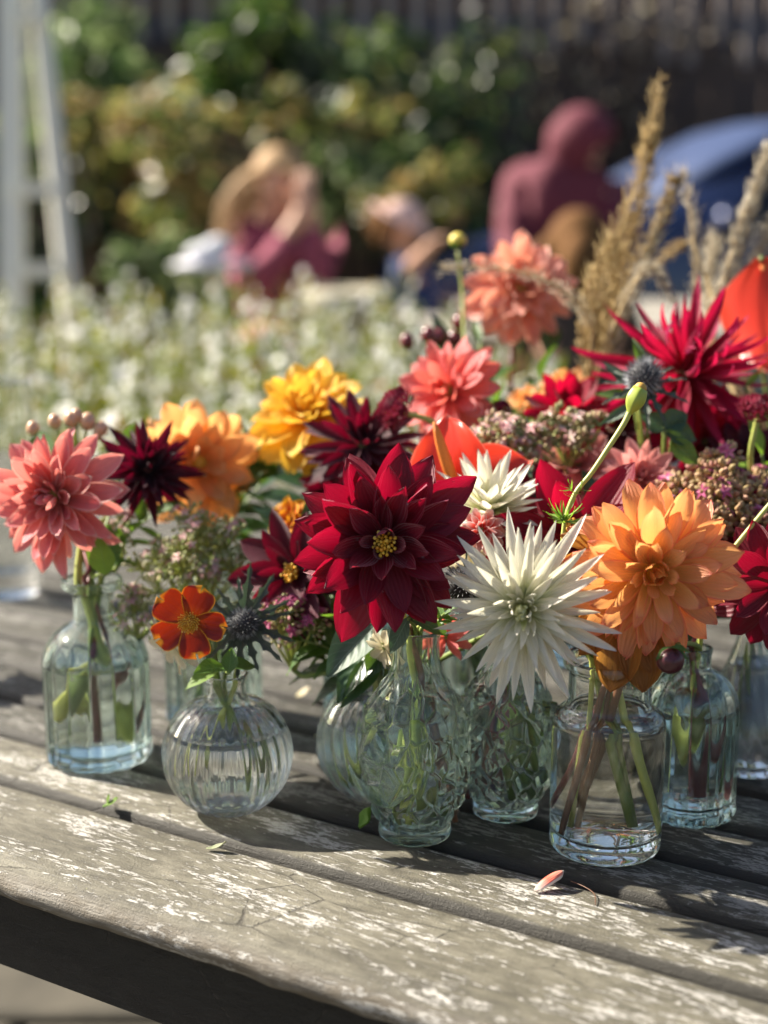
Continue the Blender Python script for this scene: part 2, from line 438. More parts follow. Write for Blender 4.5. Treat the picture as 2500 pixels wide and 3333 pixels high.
def add_leaf(root, P0, pos, y, z, L, mat='leaf', Wd=0.2, name='leaf', **kw):
    st = dict(um=0.42, p=1.4, q=.95, roll=0.35, bend=-0.5, ripple=.02, nu=8, nv=4, b0=.12, fold=.25); st.update(kw)
    me = petal_mesh(name, M[mat], Wd=Wd, seed=random.randrange(9999), **st)
    return link(name, me, root, M=basis(Vector(y), Vector(z), Vector(pos) - P0, L))

def flower(x, y, d, Rpx, axis, rings, mat, style, label, vase, cat='dahlia', name='dahlia', centre=None, group='dahlias in the glass vases', seed=1,
           stem='stem', sr=(0.0017, 0.0022), back=0.03, calyx=True, after=None, jit=1.0, drop=0.0):
    rg = random.Random(seed * 13 + 5); C = W(x, y, d); Rm = px2m(Rpx, d); ax = Vector(axis).normalized()
    P0 = VASES[vase]['pos'] + Vector((0, 0, 0.006)) if vase else C - ax * .03
    root = empty(name, P0); tag(root, label, cat, group)
    add_rings(root, C - P0, ax, Rm, rings, mat, style, seed, jit=jit)
    a, b, n = frame(ax)
    if centre == 'stamens':
        mb = MB(); cc = C - P0 + n * Rm * .10
        for k in range(34):
            t = k / 34; th = k * 2.4; rr = Rm * .095 * math.sqrt(t)
            p = cc + (a * math.cos(th) + b * math.sin(th)) * rr
            q = p + (n * rg.uniform(.08, .24) + (a * math.cos(th) + b * math.sin(th)) * .06 * t) * Rm
            mb.tube([p, q], [Rm * .012, Rm * .016], 5); mb.ball(q, Rm * rg.uniform(.018, .028), 6, 4)
        tag(mb.build('stamens', MX['stamen'], root), kind='stuff')
        mb = MB(); mb.ball(cc, Rm * .085, 12, 8); mb.build('flower_disc', MX['disc'], root)
    elif centre:
        mb = MB(); mb.ball(C - P0 + n * Rm * .08, (Rm * .13, Rm * .13, Rm * .13), 12, 8); mb.build('flower_disc', MX[centre], root)
    if calyx:
        mb = MB(); Mx = Matrix((a, b, n)).transposed(); mb.ball(C - P0 - n * Rm * .09, (Rm * .17, Rm * .17, Rm * .14), 12, 7, Mx); mb.build('calyx', M['stem'], root)
        cm = petal_mesh('sepal', M['leaf'], Wd=.3, p=1.6, q=.8, bend=.9, roll=.4, nu=4, nv=2)
        for k in range(5):
            th = k * 1.257; rad = a * math.cos(th) + b * math.sin(th)
            link('sepal', cm, root, M=basis(rad - n * .15, n + rad * .1, C - P0 - n * Rm * .13, Rm * .34))
    if vase:
        path = stem_path(C - ax * Rm * .12, ax, vase, rg, back, drop)
        add_stem(root, P0, path, sr[0], sr[1], stem)
    if after: after(root, P0, C, ax, Rm)
    return root

# ================================================================== SETTING
mb = MB(); g_n = 24
mb.add([(-60, -30, 0), (60, -30, 0), (60, 90, 0), (-60, 90, 0)], [(0, 1, 2, 3)])
ground = mb.build('ground', M['ground'], smooth=False); tag(ground, kind='structure')
rg = random.Random(3)
pav = empty('paving', (0, 0, 0)); tag(pav, kind='structure')
slab_ms = []
for k in range(3):
    b = MB(); s = .215; vs = []
    for (z, e) in ((0, 0), (.028, 0), (.034, .006)):
        for (sx, sy) in ((-1, -1), (1, -1), (1, 1), (-1, 1)): vs.append((sx * (s - e) + rg.uniform(-.004, .004), sy * (s - e) + rg.uniform(-.004, .004), z))
    fs = [(8, 9, 10, 11)]
    for i in range(2):
        for j in range(4): fs.append((i * 4 + j, i * 4 + (j + 1) % 4, i * 4 + 4 + (j + 1) % 4, i * 4 + 4 + j))
    b.add(vs, fs); slab_ms.append(b.mesh('paving_slab', M['slab'], False))
for i in range(-6, 6):
    for j in range(-1, 8):
        o = link('paving_slab', rg.choice(slab_ms), pav, (i * .45 + .2 * (j % 2), j * .45 + .2, .002 + rg.uniform(0, .004))); o.rotation_euler.z = rg.choice((0, PI / 2, PI)) + rg.uniform(-.01, .01)

# fence with pale upper palings
fe = empty('garden_fence', (0, 8.6, 0)); tag(fe, 'dark brown close boarded garden fence with pale spaced palings along its top', 'fence')
bms = []
for k in range(3):
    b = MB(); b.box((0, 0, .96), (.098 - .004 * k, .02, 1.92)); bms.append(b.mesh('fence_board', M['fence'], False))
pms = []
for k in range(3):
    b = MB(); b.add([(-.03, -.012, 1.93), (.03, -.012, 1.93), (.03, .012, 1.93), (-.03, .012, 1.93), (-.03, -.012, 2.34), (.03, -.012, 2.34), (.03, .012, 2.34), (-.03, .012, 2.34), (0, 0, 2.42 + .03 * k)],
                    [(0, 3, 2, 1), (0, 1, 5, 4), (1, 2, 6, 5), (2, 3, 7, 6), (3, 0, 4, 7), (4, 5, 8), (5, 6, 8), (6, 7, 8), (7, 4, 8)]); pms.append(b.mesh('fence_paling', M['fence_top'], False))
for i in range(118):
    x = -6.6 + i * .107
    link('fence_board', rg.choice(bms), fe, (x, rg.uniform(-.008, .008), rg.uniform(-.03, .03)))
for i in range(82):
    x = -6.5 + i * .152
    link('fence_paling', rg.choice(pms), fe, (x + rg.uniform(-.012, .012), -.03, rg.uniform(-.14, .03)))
for z in (.35, 1.86, 2.12):
    b = MB(); b.box((-.3, .034, z), (12.7, .04, .07)); b.build('fence_rail', M['fence'], fe, False)
b = MB()
b.box((0, 0, 1.9), (16, .25, 3.8)); hw = b.build('rear_wall', M['wall'], loc=(0, 11.5, 0), smooth=False)
tag(hw, 'dark navy rendered house wall standing beyond the garden fence', 'wall')

# white A frame stand at the left
af = empty('swing_frame', W(100, 1000, 5.4) * 1.0); af.location.z = 0
tag(af, 'white painted wooden A frame stand with cross rails in front of the shrubs', 'frame')
def af_bar(nm, x0, y0, x1, y1, wpx, d=5.4, dd=0.0):
    A = W(x0, y0, d + dd); B = W(x1, y1, d + dd); b = MB(); t = (B - A); L = t.length
    b.box((A + B) / 2 - af.location, (px2m(wpx, d), .05, L), t.to_track_quat('Z', 'Y').to_matrix()); b.build(nm, M['white'], af, False)
gz = lambda x: x
af_bar('upright', 35, -200, 45, 1900, 78)
af_bar('leg', 105, -200, 262, 1330, 52, dd=.02)
af_bar('rail', 60, 618, 170, 618, 36, dd=-.03)
af_bar('rail', 70, 880, 215, 880, 34, dd=-.03)
af_bar('rail', 60, 60, 140, 60, 34, dd=-.03)

# ------------------------------------------------------------------ shrubs
def leaf_quads(b, P, nrm, L, Wd, up, fold=.12):
    nrm = nrm.normalized(); x = nrm.cross(up); x = x.normalized() if x.length > .01 else Vector((1, 0, 0)); y = x.cross(nrm)
    vs = [P, P + y * L * .35 + x * Wd * .5 + nrm * fold * L, P + y * L, P + y * L * .35 - x * Wd * .5 + nrm * fold * L, P + y * L * .4]
    b.add(vs, [(0, 1, 4), (1, 2, 4), (2, 3, 4), (3, 0, 4)])

def shrub(name, label, c, r, nl, leafL, mat, seed, clumps=14, group='shrubs in the garden border', z0=.15, cat='shrub', lob=.45):
    rg = random.Random(seed); root = empty(name, (c[0], c[1], 0)); tag(root, label, cat, group)
    b = MB(); cl = []
    for k in range(clumps):
        while True:
            p = Vector((rg.uniform(-1, 1), rg.uniform(-1, 1), rg.uniform(-1, 1)))
            if .35 < p.length < 1: break
        p.normalize(); p *= rg.uniform(.55, .95); cl.append((Vector((p.x * r[0], p.y * r[1], c[2] + p.z * r[2])), rg.uniform(.28, .5) * min(r[0], r[2]) * (1 + lob * .3)))
    for k in range(nl):
        q, rr = rg.choice(cl); d = Vector((rg.gauss(0, 1), rg.gauss(0, 1), rg.gauss(0, 1))).normalized()
        p = q + d * rr * rg.uniform(.45, 1.08)
        if p.z < .05: continue
        nn = (d + Vector((rg.gauss(0, .5), rg.gauss(0, .5), rg.gauss(0, .5) + .5)))
        s = leafL * rg.uniform(.6, 1.25)
        leaf_quads(b, p, nn, s, s * .62, Vector((rg.gauss(0, 1), rg.gauss(0, 1), rg.gauss(0, .6))))
    tag(b.build('foliage', mat, root, False), kind='stuff')
    b = MB()
    for q, rr in cl:
        b.tube(smooth_path([Vector((q.x * .1, q.y * .1, 0)), Vector((q.x * .35, q.y * .35, q.z * .5)), q], 6), [.022, .02, .017, .014, .012, .009, .006], 6)
    b.build('branches', M['bark'], root)
    return root
M['bark'] = simple('bark', (0.09, 0.06, 0.04), 0.9, 0.3, 30)
G1 = island_mat('foliage_green', [(0, (.022, .055, .010)), (.5, (.06, .12, .02)), (.8, (.15, .22, .04)), (1, (.26, .30, .09))], .35, .45)
G2 = island_mat('foliage_dark', [(0, (.010, .022, .010)), (.6, (.022, .048, .014)), (.85, (.08, .13, .03)), (1, (.24, .26, .07))], .3, .4)
G3 = island_mat('foliage_gold', [(0, (.04, .08, .018)), (.35, (.14, .18, .045)), (.6, (.29, .25, .07)), (.82, (.34, .19, .085)), (1, (.40, .37, .14))], .45, .5)
G4 = island_mat('foliage_grey', [(0, (.04, .09, .02)), (.5, (.13, .19, .06)), (1, (.30, .36, .18))], .35, .45)
def shrub_px(name, label, x, y, d, rx, rz, nl, leafL, mat, seed, ry=.5, **kw):
    p = W(x, y, d); return shrub(name, label, (p.x, p.y, p.z), (px2m(rx, d), ry, px2m(rz, d)), nl, leafL, mat, seed, **kw)
shrub_px('broadleaf_shrub', 'large grey green leafy shrub at the upper left under the fence top', 360, 260, 7.4, 320, 230, 1100, .11, G4, 11)
shrub_px('broadleaf_shrub', 'tall green shrub reaching the fence top above the girl', 960, 230, 7.6, 420, 240, 1300, .11, G1, 12)
shrub_px('broadleaf_shrub', 'dark evergreen shrub filling the middle between the two people', 1330, 420, 7.2, 400, 480, 2300, .09, G2, 13, clumps=22)
shrub_px('golden_shrub', 'shrub with golden and orange autumn leaves left of the girl', 590, 620, 6.3, 330, 320, 900, .10, G3, 14, clumps=15)
shrub_px('golden_shrub', 'yellow leaved branches arching over the white frame', 320, 390, 6.4, 330, 80, 330, .09, G3, 15, ry=.3, clumps=10)
shrub_px('golden_shrub', 'golden leaved shrub top spreading above the girls head', 1000, 360, 6.6, 400, 90, 380, .08, G3, 16, ry=.3, clumps=11)
shrub_px('broadleaf_shrub', 'dark green low shrub behind the white frame', 430, 800, 6.9, 560, 330, 2300, .09, G2, 17, clumps=22)
shrub_px('broadleaf_shrub', 'grey green low shrub at the foot of the golden shrub', 560, 900, 5.6, 260, 120, 800, .06, G4, 18, ry=.3)
shrub_px('golden_shrub', 'small yellow flowered shrub between the girl and the hooded person', 1420, 640, 6.2, 250, 110, 420, .08, G3, 19, ry=.3, clumps=9)
shrub_px('broadleaf_shrub', 'pale green loose shrub beside the dark evergreen', 1180, 560, 6.6, 190, 200, 560, .075, G4, 20, ry=.3)
shrub_px('broadleaf_shrub', 'dark green shrub low behind the hooded person', 1500, 860, 6.8, 420, 260, 1300, .08, G2, 21)
shrub_px('climbing_plant', 'thin brown leafed climber against the fence at the right', 1980, 210, 8.2, 460, 230, 420, .07, island_mat('climber', [(0, (.10, .08, .05)), (.6, (.22, .17, .12)), (1, (.34, .30, .18))], .6, .3), 22, ry=.12, clumps=22, cat='climber')

shrub_px('broadleaf_shrub', 'green shrub beyond the left edge behind the white frame', -420, 560, 7.2, 420, 420, 1300, .11, G1, 23)
shrub_px('broadleaf_shrub', 'dark evergreen shrub beyond the far left edge', -1050, 700, 7.4, 420, 420, 1100, .11, G2, 24)
# ------------------------------------------------------------------ far table with bench
def far_table():
    root = empty('garden_table', (1.25, 4.45, 0)); tag(root, 'weathered grey plank table behind the flowers where the hooded person sits', 'table')
    rg = random.Random(5)
    pm = []
    for k in range(3):
        b = MB(); b.box((0, 0, -.018), (2.3, .128, .036)); pm.append(b.mesh('plank', M['far_wood'], False))
    for i in range(9): link('plank', rg.choice(pm), root, (rg.uniform(-.01, .01), -.56 + i * .14, .75 + rg.uniform(-.002, .002)))
    for sx in (-1, 1):
        for sy in (-1, 1):
            b = MB(); b.box((sx * 1.0, sy * .5, .355), (.08, .08, .71)); b.build('leg', M['far_wood'], root, False)
        b = MB(); b.box((sx * 1.0, 0, .66), (.06, .92, .10)); b.build('crossbar', M['far_wood'], root, False)
    for sy in (-1, 1):
        b = MB(); b.box((0, sy * .585, .66), (2.2, .03, .14)); b.build('apron', M['far_wood'], root, False)
far_table()
def bench(x, y, L, label):
    root = empty('garden_bench', (x, y, 0)); tag(root, label, 'bench', 'wooden benches at the far table')
    for i in range(3):
        b = MB(); b.box((0, (i - 1) * .11, .44), (L, .095, .03)); b.build('slat', M['far_wood'], root, False)
    for sx in (-1, 1):
        b = MB(); b.box((sx * (L / 2 - .12), 0, .2125), (.06, .26, .425)); b.build('leg', M['far_wood'], root, False)
bench(1.1, 5.55, 1.9, 'wooden bench behind the far table under the hooded person')
bench(.95, 3.52, 1.5, 'wooden bench before the far table under the brown haired child')

# ------------------------------------------------------------------ people
def skin(name, pts, edges, mat, parent, P0, sub=2, root=0):
    me = bpy.data.meshes.new(name); me.from_pydata([tuple(Vector(p[:3]) - P0) for p in pts], edges, [])
    me.materials.append(mat)
    o = link(name, me, parent); md = o.modifiers.new('Skin', 'SKIN'); md.use_smooth_shade = True
    sv = me.skin_vertices[0].data
    for i, p in enumerate(pts): sv[i].radius = (p[3], p[4] if len(p) > 4 else p[3]); sv[i].use_root = (i == root)
    s = o.modifiers.new('Subdivision', 'SUBSURF'); s.levels = sub; s.render_levels = sub
    return o
SKIN = simple('skin', (0.55, 0.30, 0.20), 0.5, 0.06, 20)
PINK = simple('pink_fabric', (0.27, 0.055, 0.095), 0.85, 0.15, 30)
MAROON = simple('maroon_fabric', (0.115, 0.015, 0.030), 0.85, 0.15, 25)
NAVY = simple('navy_fabric', (0.02, 0.04, 0.13), 0.85, 0.2, 30)
DENIM = simple('dark_trousers', (0.03, 0.035, 0.05), 0.85, 0.2, 30)
HAIRB = simple('blond_hair', (0.42, 0.26, 0.12), 0.7, 0.3, 60)
HAIRD = simple('brown_hair', (0.13, 0.062, 0.022), 0.85, 0.3, 60, spec=.15)
HATM = simple('pale_hat', (0.62, 0.42, 0.38), 0.8, 0.1, 30)
EYE = simple('eye', (0.02, 0.02, 0.02), 0.2, 0, 1)

FOLD = bpy.data.textures.new('cloth_folds', 'CLOUDS'); FOLD.noise_scale = .07; FOLD.noise_depth = 2
def folds(o, st=.03):
    d = o.modifiers.new('Folds', 'DISPLACE'); d.texture = FOLD; d.texture_coords = 'LOCAL'; d.strength = st; d.mid_level = .5; return o
def limb_hand(pts, edges, w, d, up, s=1.0):
    """palm plus five bent fingers continuing a wrist vertex w; d = direction of fingers"""
    d = d.normalized(); side = d.cross(up).normalized(); nrm = side.cross(d)
    W0 = Vector(pts[w][:3]); pi = len(pts); pc = W0 + d * .045 * s
    pts.append((*pc, .026 * s, .014 * s)); edges.append((w, pi))
    for k, (off, L) in enumerate(((-.026, .052), (-.009, .062), (.009, .058), (.025, .046))):
        a = pc + d * .028 * s + side * off * s; i = len(pts)
        pts.append((*a, .0085 * s)); edges.append((pi, i))
        m = a + d * L * .5 * s + nrm * -.008 * s; pts.append((*m, .0075 * s)); edges.append((i, i + 1))
        e = m + d * L * .4 * s + nrm * -.02 * s; pts.append((*e, .006 * s)); edges.append((i + 1, i + 2))
    i = len(pts); a = W0 + d * .03 * s - side * .036 * s
    pts.append((*a, .010 * s)); edges.append((pi, i)); pts.append((*(a + d * .035 * s - side * .018 * s), .008 * s)); edges.append((i, i + 1))

def head_parts(root, P0, hc, fwd, s, hair_mat, hair, hat=None):
    fwd = fwd.normalized(); side = fwd.cross(Vector((0, 0, 1))).normalized(); up = side.cross(fwd)
    Mx = Matrix((side, fwd, up)).transposed()
    c = hc - P0
    b = MB(); b.ball(c, (.072 * s, .088 * s, .105 * s), 20, 14, Mx); b.ball(c + fwd * .045 * s - up * .055 * s, (.042 * s, .045 * s, .045 * s), 14, 8, Mx)
    b.ball(c + fwd * .09 * s - up * .015 * s, (.012 * s, .02 * s, .024 * s), 8, 6, Mx)
    for sg in (-1, 1): b.ball(c + side * sg * .072 * s - up * .01 * s, (.01 * s, .02 * s, .03 * s), 8, 6, Mx)
    b.build('head', SKIN, root)
    for sg in (-1, 1):
        b = MB(); b.ball(c + side * sg * .029 * s + fwd * .081 * s + up * .008 * s, .010 * s, 8, 6); b.build('eye', EYE, root)
    b = MB(); b.ball(c + fwd * .087 * s - up * .055 * s, (.02 * s, .006 * s, .005 * s), 8, 5, Mx); b.build('mouth', simple('lips', (.45, .12, .12), .4, 0, 1), root)
    b = MB(); rg = random.Random(int(hc.x * 1000))
    b.ball(c + up * .02 * s - fwd * .022 * s, (.086 * s, .092 * s, .106 * s), 18, 12, Mx)
    for st in hair:
        b.tube([c + side * p[0] * s + fwd * p[1] * s + up * p[2] * s for p in smooth_path([Vector(q) for q in st[0]], 9)], [st[1] * s * math.sin(PI * (.18 + .75 * k / 9)) for k in range(10)], 8)
    b.build('hair', hair_mat, root)
    return c, side, fwd, up

def girl():
    d = 4.7; B = W(905, 960, d); P0 = Vector((B.x, B.y, 0)); root = empty('person', P0)
    tag(root, 'blond long haired girl in a pink top bowing her head over her raised hands', 'person')
    q = lambda x, y, dd=0: W(x, y, d + dd)
    hip = Vector((B.x, B.y + .08, .62)); pts = []; ed = []
    def V(p, r, r2=None): pts.append((p.x, p.y, p.z, r, r2 or r)); return len(pts) - 1
    h = V(hip, .115, .09); ch = V(q(905, 830, .08), .115, .085); nk = V(q(905, 735, .03), .05); hd = V(q(908, 660, -.02), .055)
    ed += [(h, ch), (ch, nk), (nk, hd)]
    for sg, el, wr in ((-1, q(812, 960, -.12), q(985, 690, -.18)), (1, q(1022, 960, -.1), q(1005, 665, -.16))):
        shp = V(q(905 + sg * 105, 775, .05), .05); e = V(el, .040); w = V(wr, .026); ed += [(nk, shp), (shp, e), (e, w)]
        limb_hand(pts, ed, w, Vector((-.1 * sg, .1, 1)), Vector((0, -1, 0)), .85)
        kx = V(hip + Vector((sg * .09, -.32, .02)), .062); an = V(hip + Vector((sg * .09, -.34, -.54)), .038); ft = V(hip + Vector((sg * .1, -.46, -.585)), .032)
        ed += [(h, kx), (kx, an), (an, ft)]
    skin('body', pts, ed, SKIN, root, P0)
    c = []; e2 = []
    def V2(p, r, r2=None): c.append((p.x, p.y, p.z, r, r2 or r)); return len(c) - 1
    h = V2(hip, .135, .11); m = V2(q(905, 840, .08), .155, .125); n = V2(q(905, 745, .05), .105); e2 += [(h, m), (m, n)]
    for sg, el, wr in ((-1, q(812, 960, -.12), q(950, 765, -.17)), (1, q(1022, 960, -.1), q(1018, 730, -.15))):
        s = V2(q(905 + sg * 105, 778, .05), .084); e = V2(el, .062); w = V2(wr, .045); e2 += [(n, s), (s, e), (e, w)]
    folds(skin('pink_top', c, e2, PINK, root, P0))
    hc = q(905, 610, -.03)
    head_parts(root, P0, hc, Vector((.1, -1, -.45)), .98, HAIRB, [])
    rg = random.Random(12); b = MB()
    for ctrl, nst, rr in (([(900, 540), (830, 560), (765, 620), (735, 700), (738, 800)], 16, .011), ([(905, 540), (850, 565), (815, 620), (800, 680)], 12, .012), ([(915, 540), (970, 565), (1000, 620), (1008, 690)], 9, .010), ([(905, 545), (880, 580), (860, 640)], 8, .011)):
        for k in range(nst):
            ox, oy, oz = rg.gauss(0, 13), rg.gauss(0, 9), rg.uniform(-.09, .05)
            p = smooth_path([q(x + ox * (.5 + .3 * i_), y + oy, oz - .03) - P0 for i_, (x, y) in enumerate(ctrl)], 10)
            b.tube(p, [rr * (1 - .06 * m) for m in range(11)], 6)
    b.build('long_hair', HAIRB, root)
    b = MB(); b.tube([hip + Vector((sg * .09, -.32, .02)) - P0 for sg in (0,)] + [hip - P0], [.09, .13], 12)
    pts2 = []; ed2 = []
    for sg in (-1, 1):
        i = len(pts2); a = hip + Vector((0, 0, 0)) if sg < 0 else None
        if sg < 0: pts2.append((hip.x, hip.y, hip.z - .02, .125, .10))
        j = len(pts2); k = hip + Vector((sg * .09, -.32, .02)); an = hip + Vector((sg * .09, -.34, -.46))
        pts2 += [(k.x, k.y, k.z, .073), (an.x, an.y, an.z, .05)]; ed2 += [(0, j), (j, j + 1)]
    skin('trousers', pts2, ed2, DENIM, root, P0)
girl()
st = empty('stool', (W(905, 960, 4.7).x, W(905, 960, 4.7).y + .08, 0)); tag(st, 'low round wooden stool under the blond girl', 'stool')
b = MB(); b.tube([(0, 0, .47), (0, 0, .50)], .16, 20); b.build('seat', M['far_wood'], st)
for k in range(3):
    b = MB(); a = k * 2.09; b.tube([(math.cos(a) * .17, math.sin(a) * .17, 0), (math.cos(a) * .10, math.sin(a) * .10, .468)], .016, 8); b.build('leg', M['far_wood'], st)

def hooded():
    d = 5.45; B = W(1790, 900, d); P0 = Vector((B.x, B.y, 0)); root = empty('person', P0)
    tag(root, 'person in a maroon hoodie with the hood up sitting at the far table', 'person')
    q = lambda x, y, dd=0: W(x, y, d + dd)
    hip = Vector((B.x + .02, B.y + .02, .56)); pts = []; ed = []
    def V(p, r, r2=None): pts.append((p.x, p.y, p.z, r, r2 or r)); return len(pts) - 1
    h = V(hip, .15, .12); ch = V(q(1800, 700), .15, .11); nk = V(q(1860, 560, -.02), .06); hd = V(q(1880, 470, -.05), .07); ed += [(h, ch), (ch, nk), (nk, hd)]
    arms = ((q(1690, 610), q(1665, 830, -.15), q(1830, 900, -.42)), (q(1985, 640), q(2010, 840, -.12), q(1930, 905, -.42)))
    for sh, el, wr in arms:
        s = V(sh, .06); e = V(el, .045); w = V(wr, .03); ed += [(ch, s), (s, e), (e, w)]; limb_hand(pts, ed, w, Vector((0, -1, -.1)), Vector((0, 0, 1)), .95)
    for sg in (-1, 1):
        k = V(hip + Vector((sg * .1, -.42, .0)), .075); a = V(hip + Vector((sg * .1, -.45, -.46)), .045); f = V(hip + Vector((sg * .11, -.6, -.525)), .036); ed += [(h, k), (k, a), (a, f)]
    skin('body', pts, ed, SKIN, root, P0)
    c = []; e2 = []
    def V2(p, r, r2=None): c.append((p.x, p.y, p.z, r, r2 or r)); return len(c) - 1
    h = V2(hip + Vector((0, 0, .02)), .175, .145); m = V2(q(1800, 730), .19, .14); u = V2(q(1830, 610), .15, .11); n = V2(q(1865, 540), .09); e2 += [(h, m), (m, u), (u, n)]
    for sh, el, wr in arms:
        s = V2(sh, .082); e = V2(el, .068); w = V2(el + (wr - el) * .85, .05); e2 += [(u, s), (s, e), (e, w)]
    folds(skin('hoodie', c, e2, MAROON, root, P0), .05)
    hc = q(1885, 475, -.05); fw = Vector((.9, -.25, -.75))
    cc, side, fwd, up = head_parts(root, P0, hc, fw, .88, HAIRD, [])
    Mx = Matrix((side, fwd, up)).transposed(); b = MB()
    vs = []; fs = []; nr, ns = 12, 22
    for i in range(nr + 1):
        a = PI * .72 * i / nr
        for k in range(ns):
            th = 2 * PI * k / ns; rr = (.106 + .004 * math.sin(5 * a + 2 * k)) * math.sin(a); y = -.115 * math.cos(a)
            p = Vector((rr * math.cos(th) * (.95 + .04 * math.sin(3 * th)), y - .005, rr * 1.15 * math.sin(th) + .015)); vs.append(cc + Mx @ p)
    for i in range(nr):
        for k in range(ns): fs.append((i * ns + k, i * ns + (k + 1) % ns, (i + 1) * ns + (k + 1) % ns, (i + 1) * ns + k))
    b.add(vs, fs); hd = b.build('hood', MAROON, root); s = hd.modifiers.new('Solidify', 'SOLIDIFY'); s.thickness = .012; folds(hd, .03)
    pts2 = [(hip.x, hip.y, hip.z - .01, .155, .13)]; ed2 = []
    for sg in (-1, 1):
        j = len(pts2); k = hip + Vector((sg * .1, -.42, 0)); a = hip + Vector((sg * .1, -.45, -.40)); pts2 += [(k.x, k.y, k.z, .09), (a.x, a.y, a.z, .06)]; ed2 += [(0, j), (j, j + 1)]
    skin('trousers', pts2, ed2, DENIM, root, P0)
hooded()

def child(label, x, y, d, hip_z, fwd, hair_mat, top, s=.85, hat=False, reach=None, lean=(0, 0)):
    B = W(x, y, d); P0 = Vector((B.x, B.y, 0)); root = empty('person', P0); tag(root, label, 'person')
    f = Vector(fwd); f.z = 0; f.normalize(); sd = f.cross(Vector((0, 0, 1)))
    hip = Vector((B.x - lean[0], B.y - lean[1], hip_z)); ch = hip.lerp(B, .55); sh = hip.lerp(B, .68); nk = hip.lerp(B, .78)
    pts = []; ed = []
    def V(p, r, r2=None): pts.append((p.x, p.y, p.z, r * s, (r2 or r) * s)); return len(pts) - 1
    h = V(hip, .12, .10); c = V(ch, .115, .09); n = V(nk, .045); hd = V(B, .055); ed += [(h, c), (c, n), (n, hd)]
    cl = [(hip.x, hip.y, hip.z, .14 * s, .12 * s), (ch.x, ch.y, ch.z, .135 * s, .11 * s), (sh.x, sh.y, sh.z, .10 * s, .08 * s)]; ce = [(0, 1), (1, 2)]
    for sg in (-1, 1):
        a = sh + sd * sg * .125 * s; e = a + sd * sg * .05 * s + f * .10 * s - Vector((0, 0, .17 * s)); w = e + f * .19 * s + Vector((0, 0, .02)) - sd * sg * .04
        if reach and sg == reach[0]: e = a.lerp(Vector(reach[1]), .5); w = Vector(reach[1])
        i = V(a, .05); j = V(e, .038); k = V(w, .026); ed += [(c, i), (i, j), (j, k)]; limb_hand(pts, ed, k, (w - e), Vector((0, 0, 1)), .8 * s)
        m = len(cl); ee = a.lerp(e, .8); cl += [(a.x, a.y, a.z, .066 * s), (ee.x, ee.y, ee.z, .054 * s)]; ce += [(2, m), (m, m + 1)]
        k1 = V(hip + f * .3 * s + sd * sg * .08 * s, .06); an = V(hip + f * .32 * s + sd * sg * .08 * s - Vector((0, 0, min(.36, hip_z - .05))), .036); ft = V(hip + f * .43 * s + sd * sg * .08 * s - Vector((0, 0, min(.39, hip_z - .03))), .03)
        ed += [(h, k1), (k1, an), (an, ft)]
    skin('body', pts, ed, SKIN, root, P0)
    folds(skin('shirt', cl, ce, top, root, P0))
    pts2 = [(hip.x, hip.y, hip.z - .02, .13 * s, .115 * s)]; ed2 = []
    for sg in (-1, 1):
        j = len(pts2); k = hip + f * .3 * s + sd * sg * .08 * s; a = hip + f * .32 * s + sd * sg * .08 * s - Vector((0, 0, min(.30, hip_z - .09))); pts2 += [(k.x, k.y, k.z, .072 * s), (a.x, a.y, a.z, .05 * s)]; ed2 += [(0, j), (j, j + 1)]
    skin('trousers', pts2, ed2, DENIM, root, P0)
    cc, side, fw, up = head_parts(root, P0, B, Vector(fwd), s * 1.05, hair_mat, [([(-.06, -.04, .05), (-.095, -.03, -.03), (-.08, -.04, -.12)], .04), ([(.06, -.04, .05), (.095, -.03, -.03), (.08, -.04, -.12)], .04), ([(0, -.08, .05), (0, -.11, -.03), (0, -.09, -.13)], .05)])
    if hat:
        b = MB(); Mx = Matrix((side, fw, up)).transposed(); b.ball(cc + up * .045 * s, (.10 * s, .11 * s, .085 * s), 16, 10, Mx); b.ball(cc + up * .03 * s, (.16 * s, .17 * s, .012 * s), 20, 6, Mx); b.build('hat', HATM, root)
child('brown haired child sitting with their back to us before the far table', 1880, 835, 3.62, .54, (.1, 1, -.15), HAIRD, simple('brown_fabric', (.05, .035, .03), .9, .2, 30), .86)
child('small child in navy with a pale hat reaching an arm out', 1300, 730, 4.45, .54, (.9, -.3, -.5), HAIRD, NAVY, .62, True, (1, W(1400, 800, 4.3)), lean=(-.10, .0))
bx = MB(); bx.box((0, 0, .21), (.5, .28, .42)); o = bx.build('wooden_crate', M['far_wood'], loc=(W(1340, 900, 4.45).x, W(1340, 900, 4.45).y, 0), smooth=False); tag(o, 'plain wooden crate used as a seat by the child in navy', 'crate')

# stone planter and grey cushion near the girl
po = empty('plant_pot', (W(1125, 940, 3.9).x, W(1125, 940, 3.9).y, 0)); tag(po, 'pale stone garden pot standing right of the girl', 'pot')
b = MB()
prof = [(.12, 0), (.14, .05), (.16, .4), (.17, .78), (.195, .80), (.195, .85), (.17, .86), (.15, .80), (.14, .7)]
prof = [(r * .6, z) for r, z in prof]
vs = []; fs = []
for i, (r, z) in enumerate(prof):
    for k in range(24): vs.append((r * math.cos(k * PI / 12), r * math.sin(k * PI / 12), z))
for i in range(len(prof) - 1):
    for k in range(24): fs.append((i * 24 + k, i * 24 + (k + 1) % 24, (i + 1) * 24 + (k + 1) % 24, (i + 1) * 24 + k))
fs.append(tuple(range(24))[::-1]); b.add(vs, fs); b.build('bowl', simple('pale_stone', (.42, .38, .28), .9, .15, 20), po)
b = MB(); b.tube([(0, 0, .76), (0, 0, .80)], .088, 24); b.build('soil', M['bark'], po)
